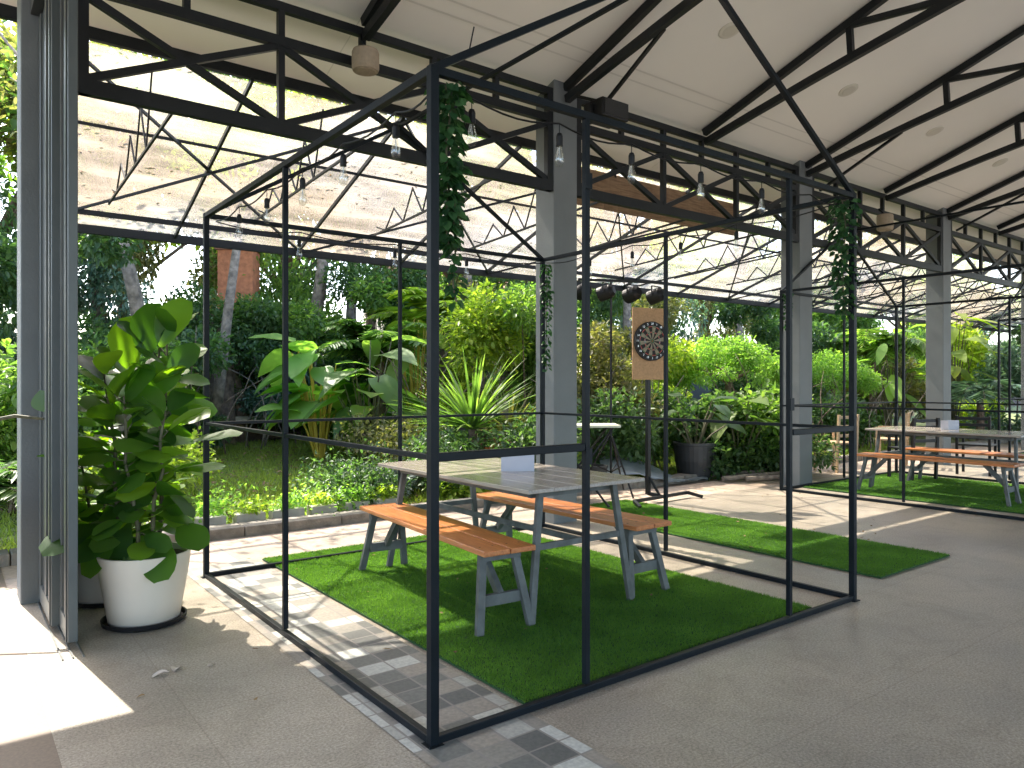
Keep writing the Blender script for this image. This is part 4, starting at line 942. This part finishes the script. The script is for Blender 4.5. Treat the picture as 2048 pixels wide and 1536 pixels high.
# old gnarled trunks at left (several stems)
p = on_ground(455, 12.6); t = empty('old_tree', p); a = MB()
for k in range(7):
    ox, oy = rr.uniform(-.3, .3), rr.uniform(-.2, .2)
    a.tube([(ox, oy, -.1), (ox * .9 + rr.uniform(-.06, .06), oy, .6), (ox * .8 + rr.uniform(-.08, .08), oy, 1.2), (ox * 1.1 + rr.uniform(-.2, .2), oy + rr.uniform(-.1, .1), 1.9), (ox * 1.8 + rr.uniform(-.3, .3), oy, 2.2)], [.15, .125, .105, .07, .03], 8)
a.build('trunk', M['bark'], t, smooth=True)
V, Q = cloud(lump(random.Random(5), 16, 1.0, .5, 1.6, 2.3, .3, .5), 9000, .085, .5, seed=50); npmesh('crown', V, [Q], G2, t); tag(t, 'old multi stemmed brown trunk with dark crown right of the potted fig', 'tree')

def petiole_plant(p, n, hmin, hmax, L0, L1, m_, stem_m, lab, prof, seed, W=.8, name='leafy_plant', cup=.1, spread=.5, bend=(.2, .6)):
    r_ = random.Random(seed); t = empty(name, p); st = MB(); parts = []
    for k in range(n):
        A_ = r_.uniform(0, 6.28); h_ = r_.uniform(hmin, hmax); s_ = spread * r_.uniform(.3, 1); e_ = Vector((math.cos(A_) * s_, math.sin(A_) * s_, h_))
        b_ = Vector((math.cos(A_) * .05, math.sin(A_) * .05, -.02)); st.tube([b_, b_.lerp(e_, .5) + Vector((0, 0, h_ * .12)), e_], [.018, .013, .008], 5)
        el = r_.uniform(-.5, .5); d = Vector((math.cos(A_) * math.cos(el), math.sin(A_) * math.cos(el), math.sin(el))); L_ = r_.uniform(L0, L1)
        parts.append(surf_leaf(e_, d, (r_.uniform(-.3, .3), r_.uniform(-.3, .3), 1), L_, L_ * W, prof, r_.uniform(*bend), cup, 4, 7, .02))
    st.build('stem', stem_m, t); V, Q = joinv(parts); npmesh('foliage', V, [Q], m_, t, smooth=True); tag(t, lab, 'plant'); return t
heart = lambda t_: max(.03, math.sin(math.pi * min(1, t_ * .8 + .22)) ** .8) * (1.0 if t_ < .95 else .25)
lance = lambda t_: max(.03, math.sin(math.pi * (t_ * .94 + .05)) ** .8)
petiole_plant(on_ground(640, 11.3), 34, .7, 1.85, .45, .75, G4, M['yellow_stem'], 'bright green broad leaved philodendron left of centre with yellow stalks', heart, 61, .75)
petiole_plant(on_ground(735, 10.9), 24, .7, 1.9, .45, .8, G1, M['stem'], 'large dark leaved philodendron just left of the nearest corner post', heart, 62, .6)
petiole_plant(on_ground(560, 13.8), 16, 1.0, 1.9, .5, .8, G5, M['stem'], 'silvery green broad leaved plant behind the bright philodendron', heart, 63, .7)
petiole_plant(on_ground(830, 12.2), 20, 1.2, 2.3, .6, 1.0, G3, M['yellow_stem'], 'yellow green banana like plant behind the nearest corner post', lance, 64, .35)

def rosette(p, n, L, m_, lab, seed, wd=.06, droop=.5, name='yucca', trunk=.0, up=.3):
    r_ = np.random.default_rng(seed); t = empty(name, p); parts = []
    for k in range(n):
        A_ = r_.uniform(0, 6.28); el = r_.uniform(-.15, 1.45) * (1 - up) + up; L_ = L * r_.uniform(.7, 1.1)
        d = Vector((math.cos(A_) * math.cos(el), math.sin(A_) * math.cos(el), math.sin(el)))
        nn = Vector((-math.cos(A_) * math.sin(el), -math.sin(A_) * math.sin(el), math.cos(el)))
        parts.append(surf_leaf((0, 0, trunk), d, nn, L_, wd, lambda t_: max(.04, (1 - t_) ** .6 * min(1, .5 + t_ * 3)), droop * r_.uniform(.3, 1.2), .35, 2, 8))
    V, Q = joinv(parts); npmesh('foliage', V, [Q], m_, t)
    a = MB(); a.tube([(0, 0, -.05), (0.01, 0, trunk * .5), (0, 0, trunk + .04)], [.09, .075, .05], 9); a.build('trunk', M['bark'], t, smooth=True); tag(t, lab, 'plant'); return t
rosette(on_ground(945, 9.4), 120, 1.1, G1, 'spiky yucca with long blades in the centre of the garden', 71, .055, .25, trunk=.72)
rosette(on_ground(1020, 10.4), 60, .8, G8, 'spiky yucca half hidden left of the grey column', 72, .06, .4, trunk=.55)
rosette(on_ground(870, 10.6), 60, .75, G4, 'pale green spiky plant behind the central yucca', 73, .05, .5, trunk=.3)

def fern(p, n, L, m_, lab, seed, up=.5, leaflet=.13, name='fern', droop=.7, trunk=0.0, cat='fern'):
    r_ = random.Random(seed); t = empty(name, p); Ps = []; Ds = []; Ls = []; st = MB()
    for k in range(n):
        A_ = r_.uniform(0, 6.28); el = r_.uniform(.2, 1.3) * (1 - up) + up; L_ = L * r_.uniform(.7, 1.15); c_ = []
        for i in range(15):
            s_ = i / 14; ho = L_ * s_ * math.cos(el); ve = L_ * s_ * math.sin(el) - droop * L_ * s_ * s_ * .8
            c_.append(Vector((math.cos(A_) * ho, math.sin(A_) * ho, trunk + ve)))
        st.tube(c_[::3] + [c_[-1]], [.008, .007, .006, .005, .004, .002], 4)
        side = Vector((-math.sin(A_), math.cos(A_), 0))
        for i in range(1, 15):
            dd = (c_[i] - c_[i - 1]).normalized(); ll = leaflet * math.sin(math.pi * (i / 15 * .8 + .18)) 
            for s_ in (-1, 1):
                for off in (0, .5):
                    Ps.append(c_[i].lerp(c_[i - 1], off)); Ds.append(side * s_ + dd * .55 + Vector((0, 0, r_.uniform(-.35, .05)))); Ls.append(ll * r_.uniform(.85, 1.15))
    Ls = np.array(Ls); V, Q = leaf_cards(np.array([tuple(v) for v in Ps]), np.array([tuple(v) for v in Ds]), Ls, Ls * .22, .15, .05, .3); npmesh('frond', V, [Q], m_, t)
    if trunk: st.tube([(0, 0, -.05), (.03, 0, trunk * .5), (0, 0, trunk)], [.10, .08, .07], 9)
    st.build('stem', M['bark'] if trunk else M['stem'], t); tag(t, lab, cat); return t
fern(on_ground(745, 8.6), 26, .75, G5, 'grey green fern at the lawn edge behind the left bench', 81)
fern(on_ground(800, 8.9), 26, .7, G9, 'pale silvery fern just behind the nearest corner post', 82)
fern(Vector((-.68, 4.55, 0)), 22, .95, G9, 'silver leaved palm at the left picture edge beside the door', 83, leaflet=.30, up=.2, name='silver_palm', cat='palm', droop=.5, trunk=.45)
fern(on_ground(-60, 5.6), 24, 1.0, G2, 'dark green fern palm outside the left column', 84, leaflet=.22, trunk=.4, cat='palm', name='palm')
fern(on_ground(760, 12.4), 20, 1.7, G1, 'feathery palm arching above the philodendrons', 85, leaflet=.4, trunk=1.5, cat='palm', name='palm')
fern(on_ground(880, 13.2), 22, 1.9, G3, 'tall yellow green palm right of the nearest corner post', 86, leaflet=.42, trunk=2.0, cat='palm', name='palm')
fern(on_ground(1010, 12.6), 22, 1.8, G1, 'tall mid green palm just left of the grey column', 87, leaflet=.42, trunk=1.9, cat='palm', name='palm')
fern(on_ground(1745, 17.5), 24, 2.2, G1, 'drooping dark green palm between the third and fourth columns', 88, leaflet=.5, trunk=1.9, cat='palm', name='palm', droop=1.0)
fern(on_ground(1960, 17.0), 20, 1.6, G5, 'pale green palm right of the fourth column', 89, leaflet=.42, trunk=1.0, cat='palm', name='palm', droop=.9)

B = lambda u_, d, rx, h, n, size, m_, lab, seed, **k: (lambda p: bush(p.x, p.y, lump(random.Random(seed), 12, rx, min(rx, .7), .15, h - .25, .22 + .1 * rx, .34 + .16 * rx), n, size, m_, lab, seed=seed, **k))(on_ground(u_, d))
B(720, 8.2, .38, .62, 4200, .05, G2, 'low dense green bush at the kerb behind the left bench', 101)
B(660, 7.7, .30, .16, 1100, .05, G4, 'low bright green ground plant on the lawn left of the bush', 102)
B(470, 7.5, .35, .13, 1000, .05, G4, 'low leafy bright plant at the lawn edge behind the left cage wall', 103)
B(250, 8.0, .6, .75, 4200, .07, G3, 'yellow green low shrub behind the potted figs', 104)
B(200, 9.8, .8, 1.7, 7000, .09, G1, 'tall green shrub behind the potted figs, next to the door', 105)
B(300, 11.2, .9, 2.1, 8000, .09, G2, 'dark tall shrub behind the potted figs', 106)
B(540, 13.3, .6, 1.9, 7000, .085, G5, 'blue green shrub right of the old trunk', 107)
B(700, 14.0, 1.0, 2.3, 7500, .09, G4, 'pale green shrub with sunlit top behind the philodendrons', 108)
B(810, 9.9, .6, .9, 4200, .07, G8, 'dark olive shrub under the spiky plants', 109)
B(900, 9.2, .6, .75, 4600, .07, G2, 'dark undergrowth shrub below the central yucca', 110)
B(1000, 9.0, .25, .75, 1700, .09, G7, 'reddish croton left of the grey column', 111)
B(930, 8.7, .2, .42, 700, .09, G3, 'small yellow leaved plant low in front of the croton', 112)
B(1065, 8.8, .28, 1.15, 2600, .08, G2, 'dark leaved upright plant in front of the grey column foot', 113, name='shrub')
B(960, 12.0, 1.0, 2.6, 9000, .09, G3, 'yellow green tall shrub behind the central yucca', 114)
B(1050, 12.0, .8, 2.9, 8000, .085, G1, 'tall green shrub seen left of the grey column', 115)
B(1200, 11.5, .7, 2.2, 7000, .09, G8, 'olive tall shrub right of the grey column', 116)
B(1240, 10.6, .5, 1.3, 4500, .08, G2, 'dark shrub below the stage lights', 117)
B(1330, 13.5, .9, 2.1, 7000, .09, G3, 'yellow green shrub behind the dartboard', 118)
B(1400, 11.2, .6, 1.25, 4600, .10, G2, 'dark broad shrub growing out behind the black pot', 119)
B(1510, 11.6, .8, 1.3, 6000, .10, G1, 'green shrub in the bed left of the third column', 120)
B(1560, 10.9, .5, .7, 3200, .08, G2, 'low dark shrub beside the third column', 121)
B(1690, 15.0, .7, 1.3, 5000, .09, G2, 'dark shrub right of the third column', 122)
B(1800, 19.0, 1.2, 2.4, 7000, .11, G8, 'olive shrub between the second cage posts', 123)
B(1930, 20.0, 1.3, 2.9, 8000, .12, G3, 'bright yellow green shrub right of the fourth column', 124)
B(2030, 18.0, 1.0, 2.4, 6000, .11, G5, 'blue green shrub at the right picture edge', 125)
B(10, 7.2, .7, 2.2, 6500, .09, G1, 'green shrub outside, at the left picture edge', 126)
B(30, 9.5, 1.0, 3.4, 8000, .10, G2, 'tall dark shrub outside beyond the left column', 127)
petiole_plant(on_ground(1480, 10.9), 16, .5, 1.2, .35, .6, G1, M['stem'], 'broad leaved monstera like plant in the bed right of the black pot', heart, 65, .8)
petiole_plant(p1 + Vector((0, 0, .45)), 14, .3, .75, .25, .42, G2, M['stem'], 'dark leafy plant growing in the large black pot', heart, 66, .7)
petiole_plant(on_ground(1905, 18.5), 26, 1.5, 3.2, .55, .95, G3, M['stem'], 'glowing yellow green banana plant right of the fourth column', lance, 67, .35)
petiole_plant(on_ground(1780, 16.8), 22, .9, 2.6, .5, .85, G4, M['stem'], 'bright green banana plant left of the fourth column', lance, 68, .35)
t = empty('leafy_plant', (-.62, 4.3, 0)); o_ = t.location.copy(); a = MB()
a.tube([(0, 0, 0), (.05, .05, .6), at(-60, 850, 4.3) - o_, at(30, 832, 4.35) - o_, at(88, 838, 4.4) - o_], [.02, .016, .013, .011, .008], 7); a.build('stem', M['stem'], t)
parts = [surf_leaf(at(92, 822, 4.4) - o_, RT * -.35 + Vector((0, 0, 1)), FW * -1, .13, .14, lance, .1, .1, 4, 7)]
for k in range(14): A_ = k * 2.4; parts.append(surf_leaf((.03 - .1 * (k % 3), .04, .5 + .06 * k), (math.cos(A_), math.sin(A_), .3), (0, 0, 1), .2, .16, lance, .3, .1, 4, 7))
V, Q = joinv(parts); npmesh('foliage', V, [Q], G2, t, smooth=True); tag(t, 'dark leaved plant outside the door, one bare branch reaching across the left column', 'plant')

B(665, 13.6, .9, 3.2, 10000, .09, G1, 'tall green shrub behind the silvery broad leaved plant', 131)
B(760, 13.9, 1.1, 3.4, 11000, .09, G2, 'tall dark shrub between the middle back post and the nearest corner post', 132)
B(455, 13.3, .8, 2.15, 9000, .085, G1, 'green shrub in front of the brick pillar', 133)
B(1290, 15.5, 1.2, 3.0, 10000, .10, G8, 'olive shrub mass behind the dartboard, below the cream house', 134)
B(1530, 17.0, 1.4, 3.3, 11000, .11, G2, 'dark shrub mass behind the clipped domed tree', 135)
B(1720, 19.5, 1.3, 3.4, 10000, .12, G1, 'tall green shrub right of the third column, behind the palm', 136)
B(1990, 22.0, 1.8, 4.0, 12000, .13, G2, 'tall dark shrub mass behind the farthest cage', 137)
B(140, 13.0, 1.1, 3.2, 9000, .10, G5, 'tall blue green shrub seen through beside the door jamb', 138)
# domed tree (clipped, layered)
def dome(u_, d, w_, h_, zc_, n, lab, seed):
    p = on_ground(u_, d); r_ = random.Random(seed); t = empty('domed_tree', p); cl = []
    for k in range(46):
        A_ = r_.uniform(0, 6.28); s_ = math.sqrt(r_.random()); cl.append((math.cos(A_) * s_ * w_, math.sin(A_) * s_ * w_ * .8, zc_ + (1 - s_ * s_) * h_ + r_.uniform(-.12, .05), r_.uniform(.16, .30)))
    V, Q = cloud(cl, n, .06, .45, .6, .3, .35, seed); npmesh('crown', V, [Q], G4, t)
    a = MB(); a.tube([(0, 0, -.1), (.05, 0, zc_ * .5), (0, 0, zc_)], [.07, .055, .05], 8)
    for k in range(7): A_ = k * .9; a.tube([(0, 0, zc_ * .9), (math.cos(A_) * w_ * .35, math.sin(A_) * w_ * .3, zc_ + .05), (math.cos(A_) * w_ * .75, math.sin(A_) * w_ * .6, zc_ + .15)], [.035, .025, .01], 6)
    a.build('trunk', M['bark'], t); tag(t, lab, 'tree', 'clipped domed trees'); return t
dome(1455, 13.2, 1.15, .55, 1.45, 14000, 'clipped domed light green tree left of the third column', 91)
dome(1665, 16.0, .9, .5, 1.3, 9000, 'smaller clipped domed tree just right of the third column', 92)

for i, (u_, d, h_, lab) in enumerate(((215, 13.5, 8.2, 'tall loose olive tree seen through the awning at the far left'), (470, 17.0, 8.8, 'tall loose olive tree seen through the awning above the left cage wall'),
        (690, 15.5, 7.6, 'tall loose tree seen through the awning left of the nearest corner post'), (960, 17.5, 8.6, 'tall loose tree seen through the awning left of the grey column'),
        (1260, 19.5, 8.4, 'tall loose tree seen through the awning above the dartboard'), (1480, 22.0, 8.6, 'tall loose tree seen through the awning left of the third column'), (1700, 25.0, 8.6, 'tall loose tree seen through the awning right of the third column'))):
    p = on_ground(u_, d); tree(p.x, p.y, h_, .13, (rr.uniform(-.5, .5), 0), 2.1, 5200, .17, (G8, G1)[i % 2], lab, 'bark_pale', 150 + i, nb=10, split=.42)
# vines and bare stems tangled among the shrubs
for i, (u_, d, lab) in enumerate(((590, 12.6, 'tangle of bare stems and vines beside the silvery plant'), (880, 11.4, 'tangle of bare stems behind the yucca'), (1240, 11.2, 'tangle of bare stems left of the dartboard'), (1560, 12.4, 'tangle of bare stems beside the third column'), (1760, 15.5, 'tangle of pale bare stems between the third and fourth columns'), (330, 10.6, 'tangle of bare stems behind the potted fig'))):
    p = on_ground(u_, d); a = MB()
    for k in range(16):
        b_ = Vector((rr.uniform(-.9, .9), rr.uniform(-.3, .3), -.05)); q_ = b_.copy(); pts = [b_]; v_ = Vector((rr.uniform(-.35, .35), rr.uniform(-.2, .2), 1))
        for m in range(6): q_ = q_ + v_ * rr.uniform(.2, .42); v_ = (v_ + Vector((rr.uniform(-.5, .5), rr.uniform(-.3, .3), rr.uniform(-.25, .1)))).normalized(); pts.append(q_)
        a.tube(pts, [.014, .012, .010, .009, .008, .006, .004], 5)
    o = a.build('bare_stems', M['bark_pale'] if i % 2 == 0 else M['bark'], smooth=True); o.location = p; tag(o, lab, 'bare stems', 'tangles of bare stems')
n = 2600; P = np.stack([rng.uniform(2, 22, n), rng.uniform(7.0, 12.6, n), np.zeros(n)], 1); P[:, 2] = [gh(a, b) + .03 for a, b in P[:, :2]]
V, Q = leaf_cards(P, np.stack([rng.normal(0, 1, n), rng.normal(0, 1, n), rng.uniform(-.1, .3, n)], 1), rng.uniform(.05, .11, n), rng.uniform(.02, .045, n), .1)
npmesh('garden_leaf_litter', V, [Q], M['litter'])['kind'] = 'stuff'
# ---------------------------------------------------------------- buildings and walls beyond
def house(x, y, w_, d_, z0, z1, m_, lab, roofm, wins):
    t = empty('house', (x, y, z0)); h_ = z1 - z0
    a = MB(); a.box(-w_ / 2, w_ / 2, 0, d_, 0, h_); a.build('wall', m_, t)
    a = MB(); a.add([(-w_ / 2 - .3, -.3, h_ + .001), (w_ / 2 + .3, -.3, h_ + .001), (w_ / 2 + .3, d_ / 2, h_ + .9), (-w_ / 2 - .3, d_ / 2, h_ + .9), (-w_ / 2 - .3, d_ + .3, h_ + .001), (w_ / 2 + .3, d_ + .3, h_ + .001)], [(0, 1, 2, 3), (3, 2, 5, 4), (0, 3, 4), (1, 5, 2), (0, 4, 5, 1)]); a.build('roof', roofm, t)
    for (wx, wz, ww, wh) in wins:
        a = MB(); a.box(wx - ww / 2 - .06, wx + ww / 2 + .06, -.04, -.001, wz - .06, wz + wh + .06); f_ = a.build('window', M['white_metal'], t)
        a = MB(); a.box(wx - ww / 2, wx + ww / 2, -.05, -.041, wz, wz + wh); a.build('pane', M['window'], f_)
    tag(t, lab, 'house')
p = at(478, 530, 13.8); t = empty('brick_pillar', (p.x, p.y, gh(p.x, p.y) - .05), math.atan2(RT.y, RT.x))
hh = p.z + .30 - gh(p.x, p.y); a = MB(); a.box(-.32, .32, -.2, .2, 0, hh); a.build('shaft', M['brick'], t); a = MB(); a.box(-.36, .36, -.24, .24, hh + .001, hh + .06); a.build('cap', M['roof_tile'], t)
tag(t, 'terracotta brick pillar rising above the shrubs right of the left back cage post', 'pillar')
house(15.5, 20.5, 6.0, 5, .8, 4.6, M['cream'], 'cream walled house seen above the dartboard', M['roof_tile'], [(-1.8, 1.2, .9, 1.2), (1.2, 1.2, .9, 1.2)])
b = MB(); b.box(13.0, 21, 11.6, 11.8, .2, 1.55); tag(b.build('garden_wall', M['grey_wall']), 'low grey wall behind the domed tree', 'wall')
t = empty('picket_fence', (21.5, 11.7, .2))
for k in range(34): a = MB(); a.box(k * .14, k * .14 + .07, 0, .03, 0, 1.15 + .05 * math.sin(k * 2.3)); a.build('picket', M['timber'], t)
for z in (.3, .9): a = MB(); a.box(0, 4.8, .031, .06, z, z + .07); a.build('rail', M['timber'], t)
tag(t, 'pale timber picket fence in the garden between the third and fourth columns', 'fence')
# stray logs and stones under the shrubs at right
for i, (u_, d, L_) in enumerate(((1510, 10.3, 1.0), (1470, 10.6, .8), (1545, 10.1, .7))):
    p = on_ground(u_, d); a = MB(); A_ = rr.uniform(-.6, .3); e_ = RT * math.cos(A_) * L_ / 2 + FW * math.sin(A_) * L_ / 2
    a.tube([-e_ + Vector((0, 0, .05)), Vector((0, 0, .08)), e_ + Vector((0, 0, .11))], [.035, .03, .02], 7); o = a.build('branch', M['bark_pale']); o.location = p
    tag(o, ['long fallen branch lying under the shrubs left of the third column', 'fallen branch nearest the black pot', 'short fallen branch at the foot of the third column'][i], 'branch', 'fallen branches in the bed')
